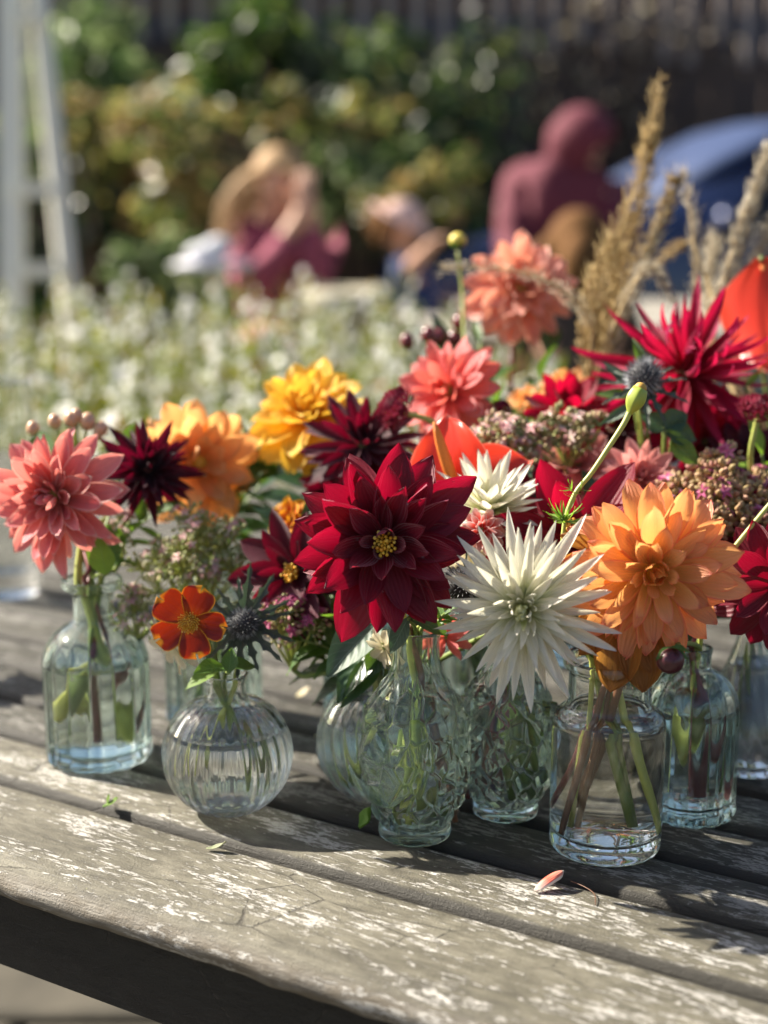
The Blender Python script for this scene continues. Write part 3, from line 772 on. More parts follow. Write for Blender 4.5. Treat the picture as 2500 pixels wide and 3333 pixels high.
cu = W(700, 850, 4.45); cr = empty('side_table', (cu.x, cu.y, 0)); tag(cr, 'small side table with lilac grey top left of the girl', 'table')
b = MB(); b.tube([(0, 0, cu.z - .02), (0, 0, cu.z)], .12, 24); b.build('table_top', simple('lilac_paint', (.50, .50, .58), .5, .05, 20), cr)
b = MB(); b.tube([(0, 0, .02), (0, 0, cu.z - .021)], .018, 10); b.build('post', M['white'], cr)
b = MB(); b.tube([(0, 0, 0), (0, 0, .019)], .12, 20); b.build('base', M['white'], cr)
b = MB(); b.ball((0, 0, 0), (.055, .05, .028), 14, 8); b.ball((.04, .01, .018), (.045, .04, .03), 12, 8); o = b.build('folded_cloth', simple('pale_cloth', (.66, .66, .70), .9, .1, 30), loc=(cu.x - .03, cu.y - .02, cu.z + .026)); tag(o, 'pale crumpled cloth lying on the small lilac side table', 'cloth')

# ------------------------------------------------------------------ parked car on the right
def car():
    P0 = Vector((1.95, 7.25, 0)); root = empty('parked_car', P0); root.rotation_euler.z = R(6)
    tag(root, 'dark navy parked car behind the table at the right edge', 'car')
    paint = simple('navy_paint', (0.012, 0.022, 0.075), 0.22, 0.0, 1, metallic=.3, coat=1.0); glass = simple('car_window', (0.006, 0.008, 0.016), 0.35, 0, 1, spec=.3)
    dark = simple('tyre', (.015, .015, .016), .85, .1, 30); rim = simple('rim', (.5, .5, .52), .3, 0, 1, metallic=1)
    # stations: x, sill z, belt z, roof z, half width belt, half width roof
    S = [(-2.05, .42, .66, .68, .60, .55), (-1.98, .30, .82, .86, .76, .68), (-1.7, .24, .93, .99, .84, .74), (-1.3, .22, .98, 1.05, .86, .76), (-.95, .22, 1.00, 1.09, .87, .76), (-.55, .22, 1.01, 1.32, .88, .66),
         (-.25, .22, 1.01, 1.46, .88, .62), (.3, .22, 1.01, 1.51, .88, .62), (.9, .22, 1.01, 1.50, .88, .62), (1.35, .22, 1.02, 1.44, .87, .62), (1.7, .24, 1.02, 1.28, .85, .64), (1.95, .28, 1.0, 1.06, .80, .70), (2.05, .40, .9, .93, .72, .62)]
    vs = []; ns = 15
    for (x, zs, zb, zr, wb, wr) in S:
        sec = [(-wb * .9, zs), (-wb, zs + .12), (-wb * 1.02, (zs + zb) / 2), (-wb, zb - .04), (-wb * .98, zb), (-(wb + wr) / 2 * .985, (zb + zr) / 2), (-wr, zr - .03), (-wr * .5, zr)]
        sec = sec + [(0, zr + .008)] + [(-a, z) for a, z in sec[::-1]]
        vs += [(x, y, z) for y, z in sec]; ns = len(sec)
    fs = []
    for i in range(len(S) - 1):
        for k in range(ns): fs.append((i * ns + k, (i + 1) * ns + k, (i + 1) * ns + (k + 1) % ns, i * ns + (k + 1) % ns))
    fs.append(tuple(range(ns))); fs.append(tuple((len(S) - 1) * ns + k for k in range(ns))[::-1])
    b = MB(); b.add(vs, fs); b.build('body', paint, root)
    def quad(nm, P, m):
        b = MB(); b.add(P, [(0, 1, 2, 3)]); o = b.build(nm, m, root, False); s = o.modifiers.new('Solidify', 'SOLIDIFY'); s.thickness = .012; s.offset = 0
    for sg in (-1, 1):
        y0, y1 = sg * .895, sg * .685
        quad('side_window', [(-.62, y0, 1.03), (.28, y0, 1.03), (.28, y1, 1.44), (-.22, y1, 1.42)], glass)
        quad('side_window', [(.36, y0, 1.03), (1.25, y0, 1.03), (1.1, y1, 1.42), (.36, y1, 1.44)], glass)
        b = MB(); b.ball((-1.93, sg * .60, .72), (.07, .13, .07), 12, 8); b.build('headlight', simple('lamp_glass', (.7, .72, .75), .1, 0, 1), root)
        b = MB(); b.box((-.62, sg * .97, 1.04), (.12, .16, .11)); b.build('mirror', paint, root)
        for x in (-1.3, 1.3):
            w = MB(); w.tube([(x, sg * .70, .32), (x, sg * .90, .32)], .32, 28); tw = w.build('wheel', dark, root)
            w = MB(); w.tube([(x, sg * .901, .32), (x, sg * .912, .32)], .20, 20); w.build('rim', rim, tw)
    vs = []; fs = []; st = [(-1.0, .90, 1.10, 1.02), (-.58, .90, 1.34, 1.26), (-.28, .90, 1.485, 1.42), (.3, .90, 1.535, 1.465), (.9, .90, 1.525, 1.455), (1.35, .89, 1.465, 1.39), (1.72, .87, 1.30, 1.18), (1.93, .84, 1.12, 1.0)]
    for (x, w, zt, zb) in st:
        k = .72 if zt > 1.3 else .80
        vs += [(x, -w * (k + .06), zb), (x, -w * (k + .02), (zb + zt) / 2 + .02), (x, -w * (k - .10), zt - .01), (x, 0, zt + .012), (x, w * (k - .10), zt - .01), (x, w * (k + .02), (zb + zt) / 2 + .02), (x, w * (k + .06), zb)]
    for i in range(len(st) - 1):
        for k in range(6): fs.append((i * 7 + k, (i + 1) * 7 + k, (i + 1) * 7 + k + 1, i * 7 + k + 1))
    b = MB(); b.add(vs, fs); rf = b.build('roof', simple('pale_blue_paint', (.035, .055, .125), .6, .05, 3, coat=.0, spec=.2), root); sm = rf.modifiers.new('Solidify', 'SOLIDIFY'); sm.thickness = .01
    root.scale = (1, 1, .95)
    quad('windscreen', [(-.93, -.70, 1.12), (-.93, .70, 1.12), (-.32, .56, 1.45), (-.32, -.56, 1.45)], glass)
car()

# ------------------------------------------------------------------ white flowering plants behind the near table
GA_LEAF = island_mat('gaura_leaf', [(0, (.07, .11, .008)), (.5, (.20, .235, .018)), (.85, (.33, .31, .035)), (1, (.28, .10, .03))], .5, .45)
GA_FL = island_mat('gaura_petal', [(0, (.82, .81, .78)), (1, (.90, .89, .88))], .6, .55)
def gaura(x, y, z1, rad, seed, label, nst=26):
    rg = random.Random(seed); root = empty('white_flowering_plant', (x, y, 0)); tag(root, label, 'plant', 'white flowering plants behind the near table')
    bs, bl, bf = MB(), MB(), MB()
    for k in range(nst):
        a = rg.uniform(0, 6.28); r = rad * math.sqrt(rg.random()); h = z1 * rg.uniform(.80, 1.04)
        top = Vector((math.cos(a) * r * 1.15, math.sin(a) * r * 1.15, h)); path = smooth_path([(math.cos(a) * r * .3, math.sin(a) * r * .3, 0), (math.cos(a) * r * .7, math.sin(a) * r * .7, h * .55), top], 8)
        bs.tube(path, [.002] * 6 + [.0015, .0012, .001], 4)
        for j in range(34):
            t = rg.uniform(.45, 1.0); i = min(int(t * 8), 7); p = path[i].lerp(path[i + 1], t * 8 - i)
            dd = Vector((rg.gauss(0, 1), rg.gauss(0, 1), rg.uniform(.2, 1.6))).normalized(); s = rg.uniform(.018, .036)
            leaf_quads(bl, p + dd * .004, Vector((rg.gauss(0, 1), rg.gauss(0, 1), .6)), s, s * .34, dd)
        if rg.random() < .80:
            for j in range(rg.randint(3, 7)):      # blossoms follow each other down the spike
                t = 1.0 - .035 * j - rg.random() * .02; i = min(int(t * 8), 7); p = path[i].lerp(path[i + 1], t * 8 - i) + Vector((rg.gauss(0, .006), rg.gauss(0, .006), 0))
                f = Vector((rg.gauss(-.6, .6), rg.gauss(-.5, .6), .4)).normalized(); A, B_, C_ = frame(f); s = rg.uniform(.010, .015)
                for m in range(4):
                    th = m * 1.57 + .4; dd = A * math.cos(th) + B_ * math.sin(th); leaf_quads(bf, p, f, s, s * .85, dd, .1)
    bs.build('stems', M['stem'], root); tag(bl.build('foliage', GA_LEAF, root, False), kind='stuff'); tag(bf.build('blossoms', GA_FL, root, False), kind='stuff')
NA, NB = math.cos(R(58.5)), math.sin(R(58.5))          # across-the-table direction of the near table
spots = [(-.62, 2.30), (-.86, 2.65), (-.40, 2.22), (-.14, 2.12), (-.66, 2.90), (-.36, 2.60), (-.02, 2.50), (-.22, 2.95), (.10, 2.20), (-1.02, 3.05), (.12, 2.9), (-.50, 3.3), (-.08, 3.35), (-.85, 3.45),
         (-.28, 2.02), (-.50, 2.45), (-.12, 2.32), (-.80, 2.28), (.02, 1.98), (-.62, 2.08)]
places = ['leftmost', 'at the far left behind', 'left of centre and near', 'near the table edge at centre', 'in the second row at left', 'in the second row left of centre', 'in the second row at centre', 'in the third row at centre',
          'nearest the far table', 'at the back left', 'behind the plant nearest the far table', 'in the back row left of centre', 'in the back row at centre', 'in the back row far left',
          'nearest the yellow dahlia', 'in the middle of the left half', 'right of the middle of the bed', 'cut by the left edge', 'low behind the red strawflower', 'low behind the tall glass']
for i, (x, y) in enumerate(spots):
    gaura(x, y, (.815 if y < 2.15 else .85 if y < 2.4 else .89 + .025 * (y - 2.5)), .19, 40 + i, 'airy white flowered border plant ' + places[i])

# ================================================================== NEAR TABLE
TR = -R(31.5)
table = empty('garden_table', (0, 0, 0.75), TR); tag(table, 'weathered grey brown slatted wooden table carrying the flower vases', 'table')
def plank(y0, y1, x0, x1, mat, name='plank', edge=.0035, nose=False, seed=0, nx=260, th=.022, dz=0.0):
    prof = []
    if nose:   # bullnose front
        prof += [(y0 + .010, -th), (y0 + .002, -th + .002), (y0 - .0015, -.014), (y0 - .001, -.0095), (y0 + .002, -.0055), (y0 + .0065, -.0022), (y0 + .012, -.0006), (y0 + .018, 0)]
    else:
        prof += [(y0 + .001, -th), (y0, -.008), (y0, -edge), (y0 + edge * .3, -edge * .35), (y0 + edge, 0)]
    n = 7
    prof += [(y0 + .018 + (y1 - edge - y0 - .018) * k / n if nose else y0 + edge + (y1 - y0 - 2 * edge) * k / n, 0) for k in range(1, n + 1)]
    prof += [(y1 - edge * .3, -edge * .35), (y1, -edge), (y1, -.008), (y1 - .001, -th)]
    P = np.array(prof); m = len(prof); vs = []
    for i in range(nx + 1):
        x = x0 + (x1 - x0) * i / nx
        for j, (y, z) in enumerate(prof):
            e = mnoise.noise(Vector((x * 9 + seed * 3.1, y * 30, z * 40))) * .0007 + mnoise.noise(Vector((x * 55 + seed, y * 120, z * 150))) * .00035
            flat = (z == 0)
            if nose and z < 0: e *= 3.4
            cup = -.0006 * ((y - (y0 + y1) / 2) / ((y1 - y0) / 2)) ** 2 if flat else 0
            vs.append((x, y + (0 if flat else e * (1 if y < (y0 + y1) / 2 else -1)), z + e * .6 + cup + dz))
    fs = []
    for i in range(nx):
        for j in range(m - 1): fs.append((i * m + j, (i + 1) * m + j, (i + 1) * m + j + 1, i * m + j + 1))
        fs.append((i * m + m - 1, (i + 1) * m + m - 1, (i + 1) * m, i * m))
    fs.append(tuple(range(m))); fs.append(tuple(nx * m + j for j in range(m))[::-1])
    b = MB(); b.add(vs, fs); return b.build(name, M[mat] if isinstance(mat, str) else mat, table)
X0, X1 = -2.0, 0.9
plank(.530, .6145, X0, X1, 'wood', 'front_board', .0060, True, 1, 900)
ys = [.6165, .677, .7305, .7865]
while ys[-1] < 1.36: ys.append(ys[-1] + .056)
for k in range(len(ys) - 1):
    plank(ys[k] + .0022, ys[k + 1] - .0022, X0 + .002, X1 - .002, 'wood' if k == 0 else 'wood_back_shaded', 'plank', .0062, False, 5 + k, 460 if k < 6 else 120, dz=(-.0005, .0004, -.0002)[k % 3] if k else 0)
plank(ys[-1] + .002, ys[-1] + .085, X0, X1, 'wood_back_shaded', 'rear_board', .004, False, 31, 120)
def tbox(nm, c, d, mat):
    b = MB(); b.box((0, 0, 0), d); return b.build(nm, M[mat], table, False, loc=c)
tbox('apron', (-.55, .553, -.0475), (2.6, .018, .05), 'apron')
tbox('apron', (-.55, ys[-1] + .055, -.0475), (2.6, .018, .05), 'apron')
for x in (-1.85, -.95, -.1, .75): tbox('crossbar', (x, 1.0, -.042), (.05, .86, .038), 'apron')
for x in (-1.82, .72):
    for y in (.63, 1.38): tbox('leg', (x, y, -.406), (.06, .06, .688), 'apron')

# ================================================================== VASES
def lathe_grid(prof, ns, rows, fn=None):
    """resample the profile and spin it; fn(theta, z, r, t) gives a radius"""
    pts = [Vector((r, z, 0)) for r, z in prof]; L = [0]
    for a, b in zip(pts, pts[1:]): L.append(L[-1] + (b - a).length)
    out = []
    dense = smooth_path(pts, (len(pts) - 1) * 12); dl = [0]
    for a, b in zip(dense, dense[1:]): dl.append(dl[-1] + (b - a).length)
    S = np.interp(np.linspace(0, dl[-1], rows + 1), dl, range(len(dl)))
    for s in S:
        i = min(int(s), len(dense) - 2); p = dense[i].lerp(dense[i + 1], s - i); out.append((max(p.x, 0), p.y))
    return out

def make_glass_mesh(name, outer, mat, t=.0022, ns=96, rows=70, fn=None, base=.006, inner_fn=None, ri=None):
    og = lathe_grid(outer, ns, rows); vs = []; fs = []
    ztop = og[-1][1]
    def ring(r, z, f):
        for k in range(ns):
            th = 2 * PI * k / ns; rr, zz = (r, z) if f is None else f(th, z, r)
            vs.append((rr * math.cos(th), rr * math.sin(th), zz))
    vs.append((0, 0, .0014)); nring = 0
    ring(og[0][0] * .8, .0012, None); nring += 1
    for r, z in og: ring(r, z, fn); nring += 1
    rt = og[-1][0]
    for a in (1, 2, 3): ring(rt - t * .5 + t * .5 * math.cos(PI * a / 4), ztop + t * .4 * math.sin(PI * a / 4), None); nring += 1
    # inner wall, from rim down
    outr = np.array([r for r, z in og]); outz = np.array([z for r, z in og]); order = np.argsort(outz, kind='stable')
    inner = []
    for k in range(rows + 1):
        z = ztop - (ztop - base) * k / rows
        r = float(np.interp(z, outz[order], outr[order])) - t
        if z < base + .006: r *= math.sqrt(max(0.02, 1 - ((base + .006 - z) / .006) ** 2 * .75))
        inner.append((max(r, .002), z))
    for r, z in inner: ring(r, z, inner_fn); nring += 1
    ring(inner[-1][0] * .6, base - .0006, None); nring += 1
    vs.append((0, 0, base - .0004))
    for k in range(ns): fs.append((0, 1 + (k + 1) % ns, 1 + k))
    for i in range(nring - 1):
        for k in range(ns): fs.append((1 + i * ns + k, 1 + i * ns + (k + 1) % ns, 1 + (i + 1) * ns + (k + 1) % ns, 1 + (i + 1) * ns + k))
    e = 1 + (nring - 1) * ns
    for k in range(ns): fs.append((e + k, e + (k + 1) % ns, len(vs) - 1))
    b = MB(); b.add(vs, fs); return b.mesh(name, mat), inner

def water_mesh(inner, zl, mat, inner_fn=None, ns=64, over=.00025):
    pts = [(r, z) for r, z in inner if z < zl][::-1]; pts = pts[::2] + [pts[-1]] if len(pts) > 40 else pts
    vs = [(0, 0, pts[0][1] - over)]; fs = []
    def ring(r, z, f=True):
        for k in range(ns):
            th = 2 * PI * k / ns; rr, zz = (r, z) if (inner_fn is None or not f) else inner_fn(th, z, r); vs.append((rr * math.cos(th), rr * math.sin(th), zz))
    ring(pts[0][0] * .7, pts[0][1] - over)
    n = 1
    for r, z in pts: ring(r + over, z); n += 1
    rl = pts[-1][0]
    ring(rl + over, zl + .0008); ring(rl - .0012, zl + .0001); ring(rl * .5, zl); n += 3
    vs.append((0, 0, zl))
    for k in range(ns): fs.append((0, 1 + (k + 1) % ns, 1 + k))
    for i in range(n - 1):
        for k in range(ns): fs.append((1 + i * ns + k, 1 + i * ns + (k + 1) % ns, 1 + (i + 1) * ns + (k + 1) % ns, 1 + (i + 1) * ns + k))
    e = 1 + (n - 1) * ns
    for k in range(ns): fs.append((e + k, e + (k + 1) % ns, len(vs) - 1))
    b = MB(); b.add(vs, fs); return b.mesh('water', mat)

def vase(key, name, label, pos, prof, water=.06, mat='glassgreen', fn=None, inner_fn=None, t=.0022, ns=96, rows=70, scale=1.0, rot=0.0, wm='water', base=.006, cat='bottle', share=None, nz=None, group='small glass vases on the table'):
    P = Vector((pos[0], pos[1], .7502)); root = empty(name, P, rot); tag(root, label, cat, group)
    if scale != 1.0: root.scale = (scale,) * 3
    if share: gm, wmesh, prof2, inner = share
    else:
        gm, inner = make_glass_mesh('glass_body', prof, M[mat], t, ns, rows, fn, base, inner_fn); wmesh = water_mesh(inner, water, M[wm], inner_fn) if water else None
    link('glass_body', gm, root)
    if wmesh: link('water', wmesh, root)
    rs = [r for r, z in prof]; zs = [z for r, z in prof]; h = zs[-1]
    nk = min((r for r, z in prof if z > h * .6), default=rs[-1]) - t
    VASES[key] = dict(pos=P, h=h * scale, mr=(rs[-1] - t) * scale, nr=nk * scale, nz=(nz if nz else h * .84) * scale, br=(max(rs) - t) * scale)
    return (gm, wmesh, prof, inner)
VP = lambda x, y: (on_plane(x, y).x, on_plane(x, y).y)

P_BOT = [(.0290, 0), (.0325, .0012), (.0340, .004), (.0340, .012), (.0340, .040), (.0340, .064), (.0332, .071), (.0305, .078), (.0255, .0845), (.0195, .0890), (.0150, .0915), (.0132, .094), (.0128, .100), (.0128, .107), (.0140, .1115), (.0185, .1145), (.0198, .117), (.0190, .1195)]
def f_panel(n, amp, z1=.088, p=1.0):
    def f(th, z, r):
        w = 1.0 if z < z1 else 0.0
        if z > z1 - .012: w = max(0, (z1 - z) / .012)
        a = abs(math.sin(th * n / 2)) ** .7
        return r * (1 - amp * w * (1 - a)) , z
    return f
sh_b = vase('V1', 'fluted_bottle', 'fluted glass bottle at the left holding the coral dahlia', VP(325, 2465), P_BOT, .0655, fn=f_panel(14, .055), rot=.3, ns=168)
vase('V9', 'fluted_bottle', 'fluted glass bottle holding the peach orange dahlia behind the round vase', VP(700, 2335), P_BOT, share=sh_b, rot=1.0)
vase('V10', 'fluted_bottle', 'fluted glass bottle half hidden under dark leaves behind the ribbed vase', VP(1195, 2440), [(r, z) for r, z in P_BOT], share=sh_b, rot=.7, scale=.84)
vase('VL1', 'fluted_bottle', 'unseen fluted glass bottle added beyond the left edge to cast shade', (-.49, 1.13), P_BOT, share=sh_b, rot=.1)  # unseen bottle, added with its dahlias to shade the table's left
P_B2 = [(.0250, 0), (.0265, .0015), (.0270, .005), (.0262, .010), (.0262, .03), (.0262, .060), (.0255, .069), (.0235, .0765), (.0195, .0825), (.0140, .0865), (.0100, .0885), (.0092, .091), (.0092, .096), (.0098, .0995), (.0098, .101)]
def f_scallop(n, amp, z1=.086):
    def f(th, z, r):
        w = max(0, min(1, (z1 - z) / .012)); return r * (1 + amp * w * (abs(math.cos(th * n / 2)) - .6)), z
    return f
sh_b2 = vase('V7', 'fluted_bottle', 'narrow necked fluted glass bottle at the right behind the clear jar', VP(2240, 2640), P_B2, .066, fn=f_scallop(14, .07), ns=168, rot=.2)
P_BALL = [(.0150, 0), (.0180, .0010), (.0225, .0035), (.0290, .0095), (.0345, .0180), (.0375, .0270), (.0382, .0345), (.0372, .0430), (.0340, .0520), (.0285, .0600), (.0215, .0655), (.0150, .0685), (.0120, .0705), (.0113, .0735), (.0113, .0785), (.0128, .0810), (.0132, .0835)]
def f_rib(n, amp, tw=0.0, z1=.069):
    def f(th, z, r):
        w = max(0, min(1, (z1 - z) / .008)) * min(1, z / .004); return r * (1 + amp * w * math.cos((th + tw * z * 14) * n)), z
    return f
vase('V2', 'round_vase', 'round ribbed glass vase holding the red marigold and sea holly', VP(745, 2628), P_BALL, .0505, 'glassclear', fn=f_rib(26, .016), ns=208, t=.0018, cat='vase', rot=.1)
P_BALL3 = [(r * (.0375 / .0382) if z < .068 else r * .78, z) for r, z in P_BALL]
vase('V3', 'round_vase', 'round vase with slanting ribs behind the embossed vase', VP(1235, 2588), P_BALL3, .050, 'glassclear', fn=f_rib(22, .026, .6), ns=176, t=.0018, cat='vase')
# embossed vases: faceted leaf-like relief
rgv = np.random.RandomState(4)
ncell = 170; cth = rgv.uniform(0, 2 * PI, ncell); cz = np.sort(rgv.uniform(.006, .100, ncell)); cg = rgv.uniform(-1, 1, (ncell, 2)); clv = rgv.uniform(-.6, 1, ncell)
def f_emb(th, z, r):
    w = max(0, min(1, (.099 - z) / .010)) * max(0, min(1, (z - .008) / .004))
    if w <= 0: return r, z
    dth = (cth - th + PI) % (2 * PI) - PI; dx = dth * .028; dz = (cz - z) * .72
    d = np.hypot(dx, dz); i, j = np.argsort(d)[:2]; e = d[j] - d[i]
    pl = -(cg[i][0] * dx[i] + cg[i][1] * dz[i]) * .26
    v = pl + .00035 * clv[i] + .0011 * min(1.0, e / .0022) - .0007
    return r + w * v * 1.7, z
P_EMB = [(.0185, 0), (.0205, .0010), (.0208, .004), (.0205, .0075), (.0205, .0095), (.0225, .0125), (.0262, .0200), (.0295, .0310), (.0308, .0430), (.0302, .0560), (.0280, .0690), (.0245, .0790), (.0200, .0875), (.0160, .0940), (.0140, .1005), (.0134, .1080), (.0134, .1150), (.0139, .1185), (.0140, .1205)]
sh_e = vase('V4', 'embossed_vase', 'embossed glass vase at centre holding the big crimson dahlia', VP(1350, 2712), P_EMB, .083, 'glassgreen2', t=.0030, fn=f_emb, ns=300, rows=190, cat='vase', rot=2.2, wm='water_amber')
vase('V5', 'embossed_vase', 'embossed glass vase under the white spiky dahlia', VP(1645, 2642), P_EMB, share=sh_e, scale=.93, rot=.6, cat='vase')
P_JAR = [(.0270, 0), (.0298, .0010), (.0311, .0040), (.0313, .0090), (.0313, .040), (.0313, .070), (.0310, .0745), (.0297, .0782), (.0265, .0808), (.0240, .0828), (.0230, .0855), (.0228, .092), (.0228, .1015), (.0236, .1040), (.0256, .1058), (.0260, .1082), (.0252, .1105)]
vase('V6', 'glass_jar', 'plain clear glass jar at the front right with brown and green stems', VP(1968, 2752), P_JAR, .0765, 'glassclear', t=.0019, wm='water_amber', cat='jar', base=.0075)
P_FL = [(.0180, 0), (.0215, .0010), (.0258, .0060), (.0285, .0150), (.0292, .0240), (.0280, .0340), (.0240, .0480), (.0185, .0630), (.0130, .0780), (.0090, .0920), (.0072, .1040), (.0068, .1150), (.0070, .1220), (.0076, .1245)]
vase('V8', 'flask_vase', 'teardrop glass flask at the right edge with one green stem', VP(2432, 2500), P_FL, .070, 'glassclear', fn=f_rib(16, .018, .5, .09), ns=128, t=.0017, cat='vase')
P_TUM = [(.0240, 0), (.0260, .0015), (.0268, .006), (.0272, .05), (.0272, .12), (.0274, .19), (.0275, .195)]
vase('V11', 'tall_glass', 'tall straight glass vase standing far back at the left edge', VP(38, 1932), P_TUM, .08, 'glassclear', base=.022, cat='vase')
# bottles standing in the second row behind the bouquets
sh_c = None
for key, nm, lab, x, y, share, sc in (('B1', 'fluted_bottle', 'fluted bottle hidden behind the crimson dahlia under the yellow one', 1330, 2290, sh_b, .9), ('B2', 'fluted_bottle', 'fluted bottle behind the white dahlia in the second row', 1590, 2310, sh_b2, 1.0),
                                      ('B3', 'fluted_bottle', 'fluted bottle of dry grasses in the back row', 1850, 2140, sh_b, 1.0), ('B4', 'fluted_bottle', 'fluted bottle behind the orange dahlia in the back row', 2120, 2330, sh_b2, 1.1),
                                      ('B5', 'fluted_bottle', 'fluted bottle in the back row at the right edge', 2560, 2230, sh_b, 1.0), ('B6', 'fluted_bottle', 'fluted bottle at the back under the peach dahlia', 1640, 2030, sh_b2, 1.1)):
    vase(key, nm, lab, VP(x, y), P_BOT if share is sh_b else P_B2, share=share, scale=sc, rot=x * .01)

# ================================================================== FLOWERS
MX = {'stamen': island_mat('stamen', [(0, (.75, .30, .02)), (.5, (.85, .50, .04)), (1, (.90, .65, .15))], .5, .1), 'disc': simple('disc', (.45, .16, .02), .7, .3, 900),
      'greendisc': simple('green_disc', (.35, .38, .08), .6, .3, 800), 'yellow': simple('yellow_disc', (.72, .42, .04), .6, .3, 800)}
PM = {
    'crimson': petal_mat('crimson_petal', (.16, .004, .010), (.135, .004, .016), (.17, .006, .024), trans=.30, tcol=(.62, .0, .035), veins=7, sheen=.3, back=(.34, .05, .09)),
    'crimson2': petal_mat('bright_crimson_petal', (.22, .005, .014), (.20, .005, .02), (.22, .008, .03), trans=.45, tcol=(.75, .0, .04), veins=8, sheen=.1),
    'maroon': petal_mat('maroon_petal', (.055, .003, .010), (.062, .003, .012), (.085, .004, .02), trans=.25, tcol=(.30, .0, .02), sheen=.2),
    'dark': petal_mat('dark_maroon_petal', (.022, .001, .005), (.033, .002, .009), (.055, .003, .016), trans=.25, tcol=(.22, .0, .02), sheen=.15),
    'coral': petal_mat('coral_petal', (.68, .24, .16), (.72, .21, .20), (.74, .23, .27), edge=(.84, .52, .46), edge_w=.84, trans=.38, tcol=(.95, .30, .20), veins=6),
    'coral2': petal_mat('deep_coral_petal', (.74, .15, .12), (.76, .18, .17), (.78, .28, .27), trans=.40, tcol=(.95, .16, .08)),
    'peach': petal_mat('peach_petal', (.76, .28, .12), (.78, .30, .21), (.80, .34, .29), edge=(.84, .55, .48), trans=.40, tcol=(.95, .40, .22)),
    'orange': petal_mat('orange_petal', (.84, .54, .09), (.84, .40, .13), (.84, .32, .20), edge=(.80, .22, .14), edge_w=.88, vein=.26, back=(.80, .40, .12), trans=.42, tcol=(.98, .56, .14), veins=6),
    'apricot': petal_mat('apricot_petal', (.84, .48, .10), (.84, .43, .15), (.86, .50, .24), trans=.45, tcol=(.98, .50, .14)),
    'yellow': petal_mat('yellow_petal', (.84, .28, .02), (.84, .50, .05), (.86, .60, .11), trans=.40, tcol=(.98, .60, .04)),
    'white': petal_mat('white_petal', (.62, .68, .22), (.78, .75, .63), (.82, .80, .76), trans=.36, tcol=(.92, .88, .60), vein=.07, var=.05, veins=5),
    'whitein': petal_mat('white_inner_petal', (.46, .54, .10), (.62, .66, .30), (.78, .77, .58), trans=.40, tcol=(.80, .85, .35), vein=.1, var=.08, veins=5),
    'pink': petal_mat('pink_petal', (.66, .20, .16), (.70, .26, .25), (.74, .36, .36), edge=(.80, .48, .46), trans=.38, tcol=(.95, .35, .28)),
    'magenta': petal_mat('magenta_petal', (.22, .003, .02), (.26, .004, .03), (.44, .010, .10), trans=.34, tcol=(.80, .01, .06), sheen=.1),
    'marigold': petal_mat('marigold_petal', (.55, .12, .01), (.17, .006, .003), (.21, .007, .004), edge=(.80, .34, .02), edge_w=.93, trans=.16, tcol=(.85, .06, .0), vein=.2, veins=5),
    'marigold2': petal_mat('marigold_yellow_petal', (.75, .40, .02), (.50, .06, .01), (.75, .36, .02), edge=(.80, .42, .02), edge_w=.8, trans=.35),
    'wilt': petal_mat('wilted_petal', (.42, .20, .04), (.42, .19, .045), (.30, .115, .03), trans=.35, vein=.4, veins=10, tcol=(.6, .28, .05)),
    'straw': petal_mat('strawflower_bract', (.25, .03, .03), (.20, .012, .03), (.30, .04, .08), trans=.2, rough=.25, vein=.25),
    'cream': petal_mat('cream_petal', (.75, .68, .42), (.80, .72, .52), (.84, .76, .60), trans=.35, tcol=(.9, .8, .5)),
    'redwhite': petal_mat('red_white_petal', (.62, .05, .03), (.66, .07, .05), (.82, .55, .50), edge=(.84, .66, .62), edge_w=.8, trans=.35),
    'spathe': petal_mat('coral_spathe', (.66, .055, .025), (.70, .050, .028), (.72, .065, .04), edge=(.80, .28, .20), edge_w=.955, trans=.34, rough=.25, tcol=(.95, .07, .03), vein=.26, veins=4),
}
BROAD = dict(Wd=.20, um=.58, p=2.0, q=.62, roll=.7, ripple=.018, b0=.35, fold=.10)
POINT = dict(Wd=.215, um=.54, p=1.6, q=.74, roll=.75, ripple=.016, b0=.40, fold=.10, nu=9)
ROUND = dict(Wd=.17, um=.60, p=2.0, q=.60, roll=.7, ripple=.035, b0=.30, nu=9, nv=6)
CACT = dict(Wd=.085, um=.35, p=1.5, q=.75, roll=1.9, ripple=.01, b0=.7, nu=9, nv=6)
SPIKE = dict(Wd=.092, um=.40, p=1.5, q=.80, roll=1.05, ripple=.008, b0=.55, nu=10, nv=6)

# --- central crimson dahlia
def drops(root, P0, C, ax, Rm):
    rg = random.Random(2); m = glass_mat('water_drop', (1, 1, 1), 0.05, ior=1.33); ch = [o for o in root.children if o.name.startswith('petal')] or PETALS[-60:]
    for k in range(34):
        o = rg.choice(ch); v = o.data.vertices[rg.randrange(len(o.data.vertices) // 3, len(o.data.vertices) - 9)]
        p = o.matrix_basis @ (v.co + Vector((0, 0, .01))); mb = MB(); sz = rg.uniform(.00035, .0009); mb.ball(p, sz, 8, 6); mb.build('water_drop', m, root)
flower(1250, 1762, .79, 268, (.0, -1, .12), [(13, -24, .96, -.2), (14, -11, 1.02, -.1), (13, 1, 1.0, .0), (12, 11, .94, .2), (10, 20, .84, .4), (8, 30, .68, .6), (6, 42, .5, .8)], PM['crimson'], dict(POINT, ripple=.03),
       'large crimson dahlia with yellow stamens at the centre of the display', 'V4', centre='stamens', seed=1, jit=1.7, stem='stem_pale', sr=(.0013, .0018), after=drops)
